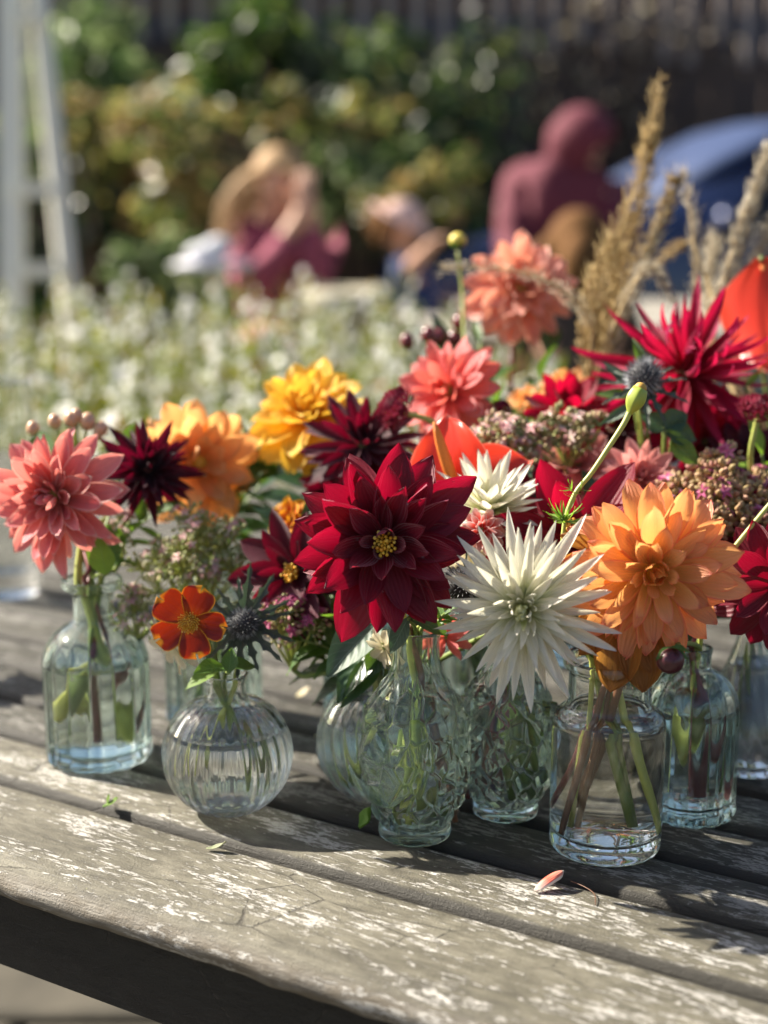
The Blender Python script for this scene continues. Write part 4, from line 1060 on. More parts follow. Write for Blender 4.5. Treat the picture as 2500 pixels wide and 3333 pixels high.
# --- big white spiky dahlia
flower(1702, 1982, .765, 262, (-.22, -1, .05), [(21, -22, .96, -.25), (22, -9, 1.02, -.1), (21, 3, 1.0, .0), (20, 14, .88, .1), (17, 25, .74, .3), (14, 35, .58, .6), (12, 46, .46, .9, dict(Wd=.12)), (10, 56, .38, 1.0, dict(Wd=.15, mat=PM['whitein'])), (9, 64, .32, 1.2, dict(Wd=.17, mat=PM['whitein'])), (8, 72, .27, 1.3, dict(Wd=.19, mat=PM['whitein'])), (5, 80, .20, 1.3, dict(Wd=.22, mat=PM['whitein']))],
       PM['white'], SPIKE, 'large white spiky cactus dahlia in front of the clear jar', 'V6', seed=2, jit=1.7, stem='stem', sr=(.0018, .0022))
# --- orange dahlia
def wilted(root, P0, C, ax, Rm):
    rg = random.Random(5)
    for (px, py, dx, dz, L, wd) in ((2020, 1950, -.15, -1, .060, .32), (2060, 1960, .10, -1, .058, .30), (1990, 1930, -.5, -.8, .046, .3), (2090, 1990, .2, -1, .042, .3), (1960, 1830, -1, .1, .034, .22), (1985, 1870, -1, -.2, .036, .25), (2010, 1800, -1, .35, .040, .14)):
        me = petal_mesh('wilted_petal', PM['wilt'] if L < .055 or wd > .25 else PM['wilt'], Wd=wd, um=.6, p=2.2, q=.6, roll=1.1, bend=rg.uniform(-.3, .5), ripple=.07, nu=12, nv=10, seed=px)
        link('wilted_petal', me, root, M=basis(Vector((dx, -.25, dz)), Vector((0, -1, .1)), W(px, py, .792) - P0, L * .83))
flower(2128, 1862, .775, 262, (.02, -1, .06), [(13, -26, .97, -.2), (14, -14, 1.03, -.15), (14, -3, 1.0, .0), (13, 7, .94, .1), (11, 15, .86, .2), (9, 24, .76, .3), (8, 33, .64, .5), (6, 44, .50, .7), (5, 56, .36, 1.1, dict(Wd=.26)), (3, 74, .20, 1.8, dict(Wd=.4))],
       PM['orange'], ROUND, 'large orange dahlia with round tipped petals above the clear jar', 'V6', seed=3, jit=1.35, centre='yellow', stem='stem_brown', sr=(.0019, .0024), after=wilted)
# --- coral dahlia, left
flower(178, 1618, .905, 212, (-.35, -.95, .12), [(13, -18, 1.02, -.15), (14, -5, 1.02, 0), (14, 7, .96, .1), (13, 18, .86, .25), (12, 30, .72, .45), (11, 42, .58, .7), (10, 55, .44, 1.0), (8, 68, .32, 1.3)],
       PM['coral'], dict(BROAD, Wd=.17, roll=.9), 'coral pink dahlia at the left edge above the fluted bottle', 'V1', seed=4, jit=1.5, centre='greendisc', stem='stem_pale', sr=(.0022, .0028))
# --- dark maroon spiky
flower(482, 1530, .965, 160, (.15, -.85, .35), [(12, -22, 1.0, -.2), (12, -5, .98, 0), (13, 12, .9, .1), (12, 28, .85, .2), (11, 44, .75, .3), (9, 60, .6, .4), (6, 76, .45, .5)],
       PM['dark'], dict(CACT, Wd=.135, roll=1.3), 'dark maroon spiky dahlia between the coral and peach dahlias', 'V1', seed=5, jit=1.8, stem='stem_red', sr=(.0014, .0018))
# --- peach orange behind
flower(640, 1510, 1.02, 215, (.35, -.75, .30), [(9, -24, 1.0, -.3), (10, -6, .95, .0), (9, 12, .9, .2), (8, 30, .75, .4), (6, 48, .55, .7)],
       PM['apricot'], dict(ROUND, Wd=.25, ripple=.06), 'apricot orange dahlia with wavy petals behind the dark maroon one', 'V9', seed=6, centre='yellow', stem='stem', sr=(.002, .0024))
# --- yellow
flower(1000, 1345, 1.03, 190, (-.10, -.62, .75), [(12, -30, .95, -.4), (13, -10, 1.0, -.15), (12, 8, .92, .1), (10, 26, .75, .3), (8, 45, .55, .5), (6, 62, .38, .8)],
       PM['yellow'], dict(ROUND, Wd=.24, ripple=.05, notch=.05), 'golden yellow dahlia with orange centre left of the red strawflower', 'B1', seed=7, centre='yellow')
# --- maroon dahlias behind
flower(1180, 1450, .97, 205, (.05, -.6, .6), [(12, -25, 1.0, -.2), (13, -6, .98, 0), (12, 12, .9, .1), (11, 30, .75, .3), (9, 48, .6, .4), (7, 66, .4, .5)],
       PM['maroon'], dict(POINT, Wd=.13), 'deep maroon dahlia in shade behind the yellow dahlia', 'B1', seed=8)
flower(965, 1865, .905, 205, (-.35, -.85, .25), [(8, -20, 1.0, -.2), (9, -2, 1.0, 0), (8, 16, .85, .1), (6, 36, .6, .3)], PM['maroon'], dict(POINT, Wd=.21),
       'dark red dahlia low behind the left side of the crimson dahlia', 'V3', seed=9, jit=1.6, centre='stamens', stem='stem_pale')
flower(945, 1690, .95, 75, (-.6, -.6, .4), [(6, 5, 1.0, 0), (7, 22, .8, .1), (5, 45, .5, .2)], PM['marigold2'], dict(ROUND, Wd=.42, ripple=.06, notch=.1), 'yellow and red marigold peeping out behind the dark red dahlia', 'V3', cat='marigold', name='marigold', seed=10, group='marigolds')
# --- upper white dahlia seen from the side
flower(1590, 1665, .875, 190, (.0, -.50, .85), [(13, -5, .85, .2), (14, 14, 1.0, .15), (13, 30, 1.02, .1), (11, 48, .98, .1), (8, 66, .9, .1)], PM['white'], dict(SPIKE, Wd=.12), 'white dahlia seen from the side in front of the coral anthurium', 'V5', seed=11, stem='stem', back=.02)
flower(1570, 1722, .845, 78, (-.15, -.8, .35), [(9, -20, 1.0, -.3), (9, 5, .9, .1), (8, 28, .7, .2), (6, 50, .5, .4)], PM['redwhite'], dict(BROAD, Wd=.2), 'small red and white flower tucked under the upper white dahlia', 'V5', seed=12, cat='flower', name='small_flower', group=None)
# --- crimson single petals
flower(1868, 1765, .86, 285, (-.08, -.72, .62), [(7, -2, 1.0, .25), (6, 18, .98, .3), (4, 34, .7, .4)], PM['crimson2'], dict(POINT, Wd=.23, um=.5, roll=.6), 'crimson dahlia with few wide upright petals behind the white dahlia', 'B4', seed=13, centre='stamens', stem='stem_red')
flower(1700, 1830, .86, 165, (-.3, -.7, .4), [(7, -5, 1.0, .1), (7, 20, .85, .2)], PM['crimson2'], dict(POINT, Wd=.24), 'smaller crimson dahlia half hidden between the two white dahlias', 'V5', seed=33, stem='stem_red')
flower(2085, 1560, .93, 135, (.15, -.75, .6), [(12, -15, 1.0, -.1), (12, 5, .95, .1), (11, 24, .8, .3), (9, 44, .6, .5), (7, 62, .42, .7)], PM['pink'], dict(POINT, Wd=.19), 'salmon pink dahlia just above the orange dahlia', 'B4', seed=14)
flower(1880, 1510, .97, 145, (-.1, -.6, .7), [(10, -12, 1.0, -.1), (10, 8, .95, .1), (9, 28, .75, .2), (6, 50, .5, .4)], PM['pink'], dict(POINT, Wd=.21), 'salmon pink dahlia behind the upright crimson petals', 'B4', seed=15)
# --- coral upper, peach top
flower(1462, 1275, 1.01, 172, (-.50, -.75, .35), [(10, -12, 1.0, -.1), (10, 4, .98, .05), (9, 20, .9, .1), (8, 38, .72, .3), (6, 55, .45, .5)], PM['coral2'], dict(ROUND, Wd=.19, roll=.8), 'bright coral dahlia with a green eye above the anthurium', 'B2', seed=16, centre='greendisc')
flower(1395, 1490, .99, 95, (-.6, -.6, -.1), [(7, -10, 1.0, -.1), (7, 12, .85, .1)], PM['coral'], dict(ROUND, Wd=.24), 'small salmon flower below the red strawflower', 'B2', seed=36, cat='flower', name='small_flower', group=None)
flower(1695, 935, 1.16, 172, (.05, -.85, .45), [(12, -28, 1.0, -.5), (13, -12, 1.0, -.2), (13, 4, .95, 0), (12, 20, .82, .2), (10, 38, .62, .5), (7, 58, .42, .9)], PM['peach'], dict(BROAD, Wd=.2, ripple=.04), 'peach coral dahlia standing highest at the back', 'B6', seed=17, centre='greendisc', stem='stem_red')
# --- magenta cactus
flower(2235, 1215, 1.0, 285, (-.05, -.70, .55), [(13, -38, 1.0, -.3), (14, -20, .98, -.1), (14, -2, .95, .1), (13, 15, .92, .1), (11, 32, .9, .3), (9, 50, .82, .4), (6, 68, .7, .5)], PM['magenta'], dict(CACT, Wd=.085, roll=1.3, tipcurl=.5), 'big crimson magenta spidery dahlia at the upper right', 'B5', seed=18, jit=2.0, stem='stem_red', sr=(.002, .0026))
flower(2290, 1440, 1.02, 210, (.1, -.6, .2), [(11, -10, 1.0, -.2), (11, 8, .95, 0), (9, 28, .8, .1), (7, 48, .6, .2)], PM['magenta'], dict(POINT, Wd=.12), 'second red dahlia in shade below the spidery magenta one', 'B5', seed=34, stem='stem_red')
flower(1850, 1350, 1.02, 150, (.05, -.45, .85), [(9, 0, 1.0, .3), (8, 22, .95, .3), (6, 45, .8, .3)], PM['crimson2'], dict(POINT, Wd=.24, p=1.8), 'dark crimson dahlia between the sedum and the magenta dahlia', 'B3', seed=19, stem='stem_red')
flower(1840, 1275, 1.08, 100, (-.1, -.5, .8), [(11, -10, 1.0, -.2), (11, 10, .9, 0), (9, 32, .7, .3), (6, 55, .5, .5)], PM['apricot'], dict(ROUND, Wd=.26, ripple=.06), 'orange marigold behind the dark crimson petals', 'B3', seed=20, cat='marigold', name='marigold', group='marigolds')
flower(1715, 1300, 1.07, 60, (-.1, -.5, .8), [(9, -5, 1.0, -.1), (8, 20, .85, 0), (6, 45, .6, .3)], PM['apricot'], dict(ROUND, Wd=.28, ripple=.06), 'small orange marigold right of the coral dahlia', 'B3', seed=21, cat='marigold', name='marigold', group='marigolds')
# --- crimson right edge
flower(2530, 1905, .83, 215, (-.35, -.9, .05), [(9, -14, 1.0, -.1), (9, 4, .95, .1), (8, 22, .8, .2)], PM['crimson'], dict(BROAD, Wd=.22, roll=.8), 'crimson dahlia cut by the right edge of the picture', 'V8', seed=22, stem='stem')
flower(2500, 1690, .90, 150, (-.3, -.8, .3), [(9, -10, 1.0, -.1), (9, 10, .9, .1), (7, 30, .7, .2)], PM['crimson'], dict(POINT, Wd=.2), 'crimson dahlia at the right edge below the sedum', 'B5', seed=23, stem='stem_red')
for (fx, fy, fd, fr, fv, fl_, sd_) in ((1105, 1590, 1.0, 130, 'B1', 'shaded maroon dahlia low behind the crimson one beneath the yellow dahlia', 301), (2330, 1850, .90, 150, 'V7', 'shaded maroon dahlia peeping out right of the orange dahlia', 302),
        (2430, 1500, 1.0, 150, 'B5', 'maroon dahlia under the right hand strawflower', 303), (1500, 1650, .93, 120, 'B2', 'maroon dahlia in the gap left of the upper white dahlia', 304), (2010, 1400, 1.04, 150, 'B4', 'maroon dahlia below the silvery sea holly', 305),
        (1760, 1650, .93, 140, 'B2', 'maroon dahlia deep behind the bent green bud stem', 306), (2160, 1700, .95, 140, 'B4', 'maroon dahlia behind the top of the orange dahlia', 307), (1080, 1960, .93, 130, 'V10', 'maroon dahlia hanging behind the dark leaves', 308)):
    flower(fx, fy, fd, fr, (-.15, -.8, .35), [(11, -16, 1.0, -.1), (11, 2, .96, .1), (10, 20, .82, .2), (7, 42, .6, .4)], PM['maroon'] if sd_ % 2 else PM['crimson'], dict(POINT, Wd=.18), fl_, fv, seed=sd_, jit=1.5, stem='stem_red')
# --- red marigold
MG = dict(Wd=.44, um=.74, p=2.8, q=.45, roll=.35, ripple=.035, b0=.20, nu=12, nv=10, notch=.15, fold=.04)
def marigold_centre(root, P0, C, ax, Rm):
    a, b, n = frame(ax); mb = MB(); rg = random.Random(1); cc = C - P0 + n * Rm * .02
    mb.ball(cc, Rm * .17, 14, 8); mb.build('flower_disc', MX['disc'], root); mb = MB()
    for k in range(85):
        th = k * 2.4; t = math.sqrt(k / 85); rad = a * math.cos(th) + b * math.sin(th); p = cc + rad * Rm * .21 * t; q = p + (n * (.24 - .08 * t) + rad * .10 * t) * Rm
        mb.tube([p, q], [Rm * .012, Rm * .014], 5); mb.ball(q, Rm * rg.uniform(.014, .024), 6, 4)
    tag(mb.build('stamens', MX['stamen'], root), kind='stuff')
mg = flower(617, 2022, .845, 122, (-.05, -1, .05), [(5, 3, 1.02, -.1, dict(r0=.02, h0=0))], PM['marigold'], MG, 'red marigold with five broad yellow edged petals over the round vase', 'V2', cat='marigold', name='marigold', seed=27, stem='stem', sr=(.0012, .0016), after=marigold_centre, jit=.35, group='marigolds')
flower(560, 2095, .875, 105, (-.55, -.55, -.4), [(7, -8, 1.0, .1), (6, 12, .85, .2)], PM['cream'], dict(ROUND, Wd=.24), 'cream flower behind the red marigold', 'V2', cat='flower', name='small_flower', seed=25, group=None)
flower(1250, 2110, .84, 70, (-.6, -.5, -.3), [(7, -8, 1.0, .2), (6, 15, .85, .3)], PM['cream'], dict(ROUND, Wd=.28), 'cream peach flower under the crimson dahlia beside the vase rim', 'V4', cat='flower', name='small_flower', seed=26, group=None)
flower(1540, 1850, .86, 90, (-.4, -.8, .2), [(7, -5, 1.0, .1), (6, 20, .85, .2)], PM['cream'], dict(POINT, Wd=.22), 'small cream flower between the crimson and white dahlias', 'V5', cat='flower', name='small_flower', seed=28, group=None)
flower(1450, 2075, .87, 80, (.2, -.6, .5), [(8, 0, 1.0, .1), (6, 25, .8, .2)], PM['coral2'], dict(ROUND, Wd=.2), 'small red orange flower at the rim of the embossed vase', 'V5', cat='flower', name='small_flower', seed=29, group=None)

# --- strawflowers
def strawflower(x, y, d, Rpx, axis, label, vase, seed, stem='stem_pale'):
    rings = []
    for k in range(7):
        el = -15 + k * 15; e = R(el); rings.append((max(5, int(15 * math.cos(e) + 3)), el + 28, .48 - .03 * k, .9, dict(r0=.62 * math.cos(e), h0=.50 * math.sin(e) - .1)))
    return flower(x, y, d, Rpx, axis, rings, PM['straw'], dict(Wd=.32, um=.55, p=1.6, q=.7, roll=.8, ripple=.01, b0=.5, nu=5, nv=4), label, vase, cat='strawflower', name='strawflower', seed=seed, stem=stem, centre='disc', group='dark red strawflowers', sr=(.0019, .0021), back=.04)
strawflower(1292, 1330, .955, 88, (-.80, -.35, .45), 'dark red strawflower on a bent stem left of the coral dahlia', 'B2', 51)
strawflower(2468, 1335, .93, 80, (-.05, -.35, .95), 'dark red strawflower at the right edge above the brown sedum', 'B5', 52)
strawflower(1630, 1330, 1.0, 42, (0, -.4, .9), 'small closed purple strawflower beside the pink sedum', 'B2', 53)

# --- anthuriums
def anthurium(x, y, d, Lpx, ydir, zdir, label, vase, seed, Wd=.48, roll=.5, b0=.8, um=.42, lobe=None):
    C = W(x, y, d); L = px2m(Lpx, d); P0 = VASES[vase]['pos'] + Vector((0, 0, .006)); root = empty('anthurium', P0); tag(root, label, 'anthurium', 'coral red anthuriums')
    me = petal_mesh('spathe', PM['spathe'], Wd=Wd, um=um, p=1.45, q=.8, roll=roll, bend=-.5, ripple=.06, nu=26, nv=20, b0=b0, fold=-.12, seed=seed)
    y_, z_ = Vector(ydir).normalized(), Vector(zdir).normalized()
    link('spathe', me, root, M=basis(y_, z_, C - P0, L))
    if lobe:
        ly, lL, lW = lobe; me = petal_mesh('spathe_lobe', PM['spathe'], Wd=lW, um=.4, p=1.5, q=.8, roll=.8, bend=-.35, ripple=.05, nu=20, nv=14, b0=.6, fold=.1, seed=seed + 1)
        link('spathe_lobe', me, root, M=basis(Vector(ly), Vector((-.1, -.75, .65)), C - P0 + Vector((.0, .004, .004)), px2m(lL, d)))
    b = MB(); s0 = C - P0 + y_ * L * .06 + z_ * .001; s1 = s0 + y_ * L * .35 + z_ * L * .16; s2 = s0 + y_ * L * .78 + z_ * L * .30
    b.tube(smooth_path([s0, s1, s2], 8), [.0022, .0032, .0036, .0037, .0036, .0034, .003, .0022, .0008], 12)
    b.build('spadix', simple('spadix', (.80, .22, .03), .5, .2, 900, bump=.6), root)
    add_stem(root, P0, stem_path(C, Vector((0, -.3, .6)), vase, random.Random(seed), .03), .0018, .0022, 'stem')
anthurium(1490, 1610, .905, 270, (-.22, .10, 1), (-.38, -.9, .30), 'glossy coral red anthurium with an orange spadix behind the upper white dahlia', 'B2', 61, Wd=.56, roll=1.0, b0=.6, um=.40, lobe=((.95, .1, .42), 270, .36))
anthurium(2480, 838, 1.05, 400, (.12, -.1, -1), (.30, 1, .15), 'coral red anthurium seen from behind at the upper right edge', 'B5', 62, Wd=.44, b0=.12, um=.36, roll=.7)

# --- sedums
def bud_template(b, p, d, s, seg=5):
    A, B_, n = frame(d); rs = ((0, .28), (.35, .5), (.75, .34), (1.0, .04)); vs = []
    for h, r in rs:
        for k in range(seg): th = 2 * PI * k / seg; vs.append(p + n * h * s + (A * math.cos(th) + B_ * math.sin(th)) * r * s * .8)
    fs = [(i * seg + k, i * seg + (k + 1) % seg, (i + 1) * seg + (k + 1) % seg, (i + 1) * seg + k) for i in range(3) for k in range(seg)]
    b.add(vs, fs)
SD = {'brown': island_mat('sedum_bud_brown', [(0, (.26, .20, .07)), (.4, (.40, .26, .11)), (.75, (.50, .32, .18)), (1, (.34, .12, .11))], .6, .15),
      'green': island_mat('sedum_bud_green', [(0, (.22, .26, .08)), (.45, (.36, .32, .14)), (.8, (.50, .36, .22)), (1, (.52, .22, .24))], .6, .2),
      'pink': island_mat('sedum_floret_pink', [(0, (.60, .26, .28)), (.5, (.70, .44, .42)), (1, (.80, .66, .60))], .6, .3),
      'mag': island_mat('sedum_floret_magenta', [(0, (.38, .05, .16)), (.6, (.50, .10, .24)), (1, (.62, .24, .36))], .6, .3),
      'lime': island_mat('sedum_bud_lime', [(0, (.28, .36, .10)), (.5, (.46, .50, .22)), (1, (.62, .56, .40))], .6, .3)}
def sedum(x, y, d, rx, ry, label, vase, seed, n=420, bud='brown', flo='mag', nflo=40, s=.0042, up=(0, -.35, 1), loose=0.0, ncl=13):
    rg = random.Random(seed); C = W(x, y, d); P0 = VASES[vase]['pos'] + Vector((0, 0, .006)); root = empty('sedum', P0); tag(root, label, 'sedum', 'sedum flower heads among the dahlias')
    a = px2m(rx, d); h = px2m(ry, d); u = Vector(up).normalized(); X, Y, _ = frame(u); X = RT; Y = u.cross(X).normalized()
    hub = C - P0 - Vector((0, 0, h * 1.4 + .008)); cl = []
    for k in range(ncl):
        th = k * 2.4; r = math.sqrt((k + .5) / ncl); cl.append((C - P0 + X * a * .82 * r * math.cos(th) + Y * h * 1.3 * r * math.sin(th) + u * h * (.6 - .9 * r * r) + Vector((rg.gauss(0, .002), rg.gauss(0, .002), rg.gauss(0, .003 + loose)))))
    bb, bf, bs = MB(), MB(), MB(); cr = a / math.sqrt(ncl) * 1.15
    for q in cl:
        bs.tube(smooth_path([hub, hub.lerp(q, .5) + Vector((0, 0, -.002)), q - u * cr * .3], 6), [.0013, .0012, .001, .001, .0009, .0008, .0007], 5)
    for k in range(n):
        q = rg.choice(cl); dd = Vector((rg.gauss(0, 1), rg.gauss(0, 1), rg.gauss(0, 1))); dd = (dd.normalized() + u * .55).normalized()
        p = q + dd * cr * (.75 + .3 * rg.random() + loose * 60 * rg.random()); sz = s * rg.uniform(.7, 1.15)
        if loose: bs.tube([q, p], .0004, 3, False)
        bud_template(bb, p, dd, sz)
    for k in range(nflo):
        q = rg.choice(cl); dd = (Vector((rg.gauss(0, .6), rg.gauss(0, .6), rg.gauss(0, .6))) + u).normalized(); p = q + dd * cr * 1.15; A, B_, n_ = frame(dd)
        for m in range(5):
            th = m * 1.257; rad = A * math.cos(th) + B_ * math.sin(th); leaf_quads(bf, p + n_ * s * .3, n_, s * 1.25, s * .55, rad + n_ * .5)
    tag(bb.build('buds', SD[bud], root), kind='stuff'); tag(bf.build('florets', SD[flo], root, False), kind='stuff'); bs.build('branches', M['stem_pale'], root)
    add_stem(root, P0, stem_path(hub + P0, (hub + P0 - VASES[vase]['pos'] - Vector((0, 0, VASES[vase]['h']))), vase, rg, .012), .0016, .002, 'stem')
sedum(2310, 1660, .905, 225, 105, 'broad brown sedum head behind the orange dahlia', 'B5', 71, 1100, 'brown', 'mag', 16, .0048, ncl=22)
sedum(2345, 1530, .915, 75, 55, 'small brown sedum head with magenta florets above the broad brown one', 'B5', 72, 200, 'brown', 'mag', 8, .0045, ncl=7)
sedum(2440, 1620, .93, 110, 60, 'brown sedum head under the right hand strawflower', 'B5', 79, 260, 'brown', 'mag', 12, .0046, ncl=8)
sedum(1640, 1445, .945, 135, 60, 'green and pink sedum head right of the anthurium', 'B2', 73, 420, 'green', 'pink', 34, .0044)
sedum(1850, 1420, .96, 120, 48, 'pale green sedum head behind the crimson petals', 'B3', 74, 360, 'green', 'pink', 16, .0044)
sedum(635, 1850, .955, 215, 100, 'loose pale green sedum with pink tips behind the red marigold', 'V9', 75, 720, 'lime', 'pink', 60, .0034, loose=.004, ncl=22)
sedum(440, 1975, .94, 80, 45, 'small lime green sedum spray beside the bottle neck', 'V9', 76, 130, 'lime', 'pink', 20, .0034, loose=.002, ncl=8)
sedum(955, 2010, .91, 130, 100, 'dusky pink sedum head behind the sea holly', 'V3', 77, 520, 'green', 'mag', 90, .0036, loose=.001)
sedum(395, 1740, .97, 70, 30, 'tiny pale sedum buds under the dark maroon dahlia', 'V1', 78, 70, 'lime', 'pink', 14, .0036, ncl=5)
sedum(780, 1470, 1.06, 70, 45, 'yellow green bud cluster left of the yellow dahlia', 'V9', 80, 110, 'lime', 'pink', 0, .0045, loose=.002, ncl=6)

# --- sea hollies
def sea_holly(x, y, d, Rpx, axis, label, vase, seed, nb=12, blen=3.0, cone=(.035, .035, .045), spk=(.20, .22, .26)):
    rg = random.Random(seed); C = W(x, y, d); r = px2m(Rpx, d); P0 = VASES[vase]['pos'] + Vector((0, 0, .006)); root = empty('sea_holly', P0); tag(root, label, 'sea holly', 'spiny sea hollies')
    ax = Vector(axis).normalized(); a, b, n = frame(ax); Mx = Matrix((a, b, n)).transposed()
    mb = MB(); mb.ball(C - P0, (r, r, r * 1.15), 16, 10, Mx); mb.build('cone', simple('holly_cone', cone, .7, .3, 700), root); mb = MB()
    for k in range(210):
        t = 1 - 1.75 * (k + .5) / 210; th = k * 2.39996; q = math.sqrt(max(0, 1 - t * t)); dd = (a * math.cos(th) * q + b * math.sin(th) * q + n * t).normalized()
        p = C - P0 + dd * r * .97; mb.tube([p, p + dd * r * .13, p + (dd * .44 + n * .14) * r], [r * .06, r * .045, r * .008], 4, False)
    tag(mb.build('florets', island_mat('holly_floret', [(0, cone), (.5, spk), (1, (.42, .44, .44))], .5, 0), root), kind='stuff')
    # jagged bracts
    ms = []
    for v in range(3):
        bm = MB(); vs = []; fs = []; uv = []; nn = 16
        for i in range(nn + 1):
            u = i / nn; w = .085 * math.sin(PI * min(1, .12 + .86 * u)) ** .8 * (1 - u * .45); w *= 1.0 + (.75 if i % 4 == 2 else (-.25 if i % 4 == 0 else 0)); w = max(w, .002); z = .10 * math.sin(u * 2.2 + v) - .12 * u * u
            yy = u + (.03 if i % 4 == 2 else 0)
            vs += [(-w, yy, z + w * .5), (0, u, z), (w, yy, z + w * .5)]; uv += [(0, u), (.5, u), (1, u)]
        for i in range(nn): fs += [(i * 3, i * 3 + 1, i * 3 + 4, i * 3 + 3), (i * 3 + 1, i * 3 + 2, i * 3 + 5, i * 3 + 4)]
        bm.add(vs, fs, uv); ms.append(bm.mesh('bract', M['holly'], False))
    for k in range(nb):
        th = 2 * PI * k / nb + rg.uniform(-.15, .15); rad = a * math.cos(th) + b * math.sin(th); e = rg.uniform(-.1, .5)
        link('bract', rg.choice(ms), root, M=basis(rad + n * e, n - rad * e, C - P0 - n * r * .9, r * blen * rg.uniform(.75, 1.1)))
    add_stem(root, P0, stem_path(C - n * r, ax, vase, rg, .025), .0014, .0016, 'stem_pale')
sea_holly(792, 2028, .862, 42, (.10, -.85, .25), 'dark sea holly with spiny bracts right of the red marigold', 'V2', 81, 15, 4.7, cone=(.022, .024, .03), spk=(.07, .08, .09))
sea_holly(2095, 1232, .925, 52, (-.05, -.5, .85), 'silvery blue sea holly in front of the magenta dahlia', 'B4', 82, 11, 3.0, cone=(.035, .035, .04), spk=(.26, .26, .29))
sea_holly(1500, 1905, .825, 50, (-.4, -.85, .1), 'dark sea holly between the crimson and white dahlias', 'V4', 83, 8, 2.2, cone=(.018, .018, .02), spk=(.05, .05, .055))

# --- leafy sprigs, berries, buds
def sprig(label, vase, pts, nl, L, mat, seed, Wd=.2, tip=True, group='leafy sprigs', cat='leaf sprig', r=.0013, stem='stem', name='leaf_sprig', out=.8):
    """pts: photo points (x, y, depth) from the stem's lower end to its tip"""
    rg = random.Random(seed); P0 = VASES[vase]['pos'] + Vector((0, 0, .006)); root = empty(name, P0); tag(root, label, cat, group)
    Q = [W(*p) for p in pts]; v = VASES[vase]; th = rg.uniform(0, 6.28); dd = Vector((math.cos(th), math.sin(th), 0))
    low = [v['pos'] - dd * v['br'] * .5 + Vector((0, 0, .014)), v['pos'] + dd * v['nr'] * .3 + Vector((0, 0, v['nz'])), v['pos'] + dd * v['mr'] * .5 + Vector((0, 0, v['h']))]
    path = smooth_path(low + Q, 26); add_stem(root, P0, path[::-1], r * .6, r * 1.3, stem)
    n0 = int(26 * 3 / (len(low) + len(Q) - 1))
    for k in range(nl):
        t = (k + .5) / nl; i = int(n0 + (25 - n0) * t); p = path[i]; tg = (path[i + 1] - path[i]).normalized()
        ph = k * 2.4 + rg.uniform(-.4, .4); A, B_, n = frame(tg); rad = A * math.cos(ph) + B_ * math.sin(ph)
        add_leaf(root, P0, p, rad * out + tg * .6, Vector((0, -.35, 1)) - rad * .3, L * rg.uniform(.7, 1.15), mat, Wd)
    if tip: add_leaf(root, P0, path[-1], (path[-1] - path[-2]), Vector((0, -.5, 1)), L, mat, Wd)
    return root
# dark leaves left of the embossed vase
def leaf_px(label, vase, x, y, d, tox, toy, tod, mat, Wd, face=(0, -1, .4), cat='leaf', **kw):
    A = W(x, y, d); B_ = W(tox, toy, tod); P0 = A; root = None
    v = VASES[vase]; P0 = v['pos'] + Vector((0, 0, .006)); root = empty('leaf_stalk', P0); tag(root, label, 'leaf', 'single leaves hanging out of the vases')
    add_leaf(root, P0, A, B_ - A, Vector(face), (B_ - A).length * 1.05, mat, Wd, **kw)
    path = smooth_path([A, v['pos'] + Vector((0, 0, v['h'])), v['pos'] + Vector((0, 0, v['nz'])), v['pos'] + Vector((v['br'] * .4, 0, .015))], 16)
    add_stem(root, P0, path, .0010, .0014, 'stem')
leaf_px('large dark blue green leaf draped left of the embossed vase neck', 'V3', 1240, 2020, .86, 1060, 2160, .84, 'leaf_blue', .30, (-.35, -.8, .6))
leaf_px('dark green leaf hanging below the large blue green one', 'V3', 1235, 2060, .87, 1085, 2250, .85, 'leaf_dark', .26, (-.5, -.8, .3))
leaf_px('olive green leaf curling down over the ribbed vase', 'V3', 1245, 2130, .865, 1110, 2280, .85, 'leaf_dark', .2, (-.2, -.9, .5))
leaf_px('dark leaf pointing down at the neck of the ribbed vase', 'V3', 1255, 2075, .86, 1200, 2200, .85, 'leaf_dark', .3, (-.1, -1, .2))
leaf_px('grey green serrated leaf lying on the embossed vase neck', 'V4', 1330, 2010, .80, 1262, 2130, .80, 'leaf_blue', .22, (-.2, -1, .3))
leaf_px('green leaf above the rim of the embossed vase', 'V4', 1330, 2015, .80, 1480, 2045, .81, 'leaf_dark', .2, (0, -.7, .8))
leaf_px('bright lime leaf under the coral dahlia beside the bottle neck', 'V1', 345, 1870, .91, 318, 1760, .90, 'leaf_lime', .34, (0, -1, .1))
leaf_px('olive green leaf behind the bottle rim', 'V1', 300, 1860, .93, 380, 1690, .95, 'leaf', .30, (.3, -1, .1))
leaf_px('light green leaf left behind the coral dahlia', 'V1', 150, 1520, .955, 110, 1395, .96, 'leaf', .40, (-.2, -1, .2))
leaf_px('green leaf showing between the coral and peach dahlias', 'V1', 420, 1450, .99, 440, 1375, .99, 'leaf', .40, (0, -1, .2))
leaf_px('lime green leaf at the left of the round vase rim', 'V2', 735, 2165, .86, 598, 2212, .85, 'leaf_lime', .24, (-.1, -.4, 1))
leaf_px('dark green leaf over the rim of the round vase', 'V2', 735, 2170, .85, 650, 2160, .83, 'leaf', .26, (0, -.6, .9))
leaf_px('green leaf at the right of the round vase rim', 'V2', 750, 2170, .85, 840, 2150, .86, 'leaf', .3, (0, -.6, .8))
leaf_px('small green leaf standing at the round vase mouth', 'V2', 745, 2190, .84, 752, 2110, .84, 'leaf', .34, (0, -1, .2))
leaf_px('green leaf below the white spiky dahlia', 'V6', 1950, 2110, .80, 1925, 2030, .79, 'leaf', .34, (0, -1, .2))
leaf_px('green pointed leaf in the mouth of the clear jar', 'V6', 1975, 2150, .80, 1880, 2080, .79, 'leaf_dark', .14, (0, -1, .4))
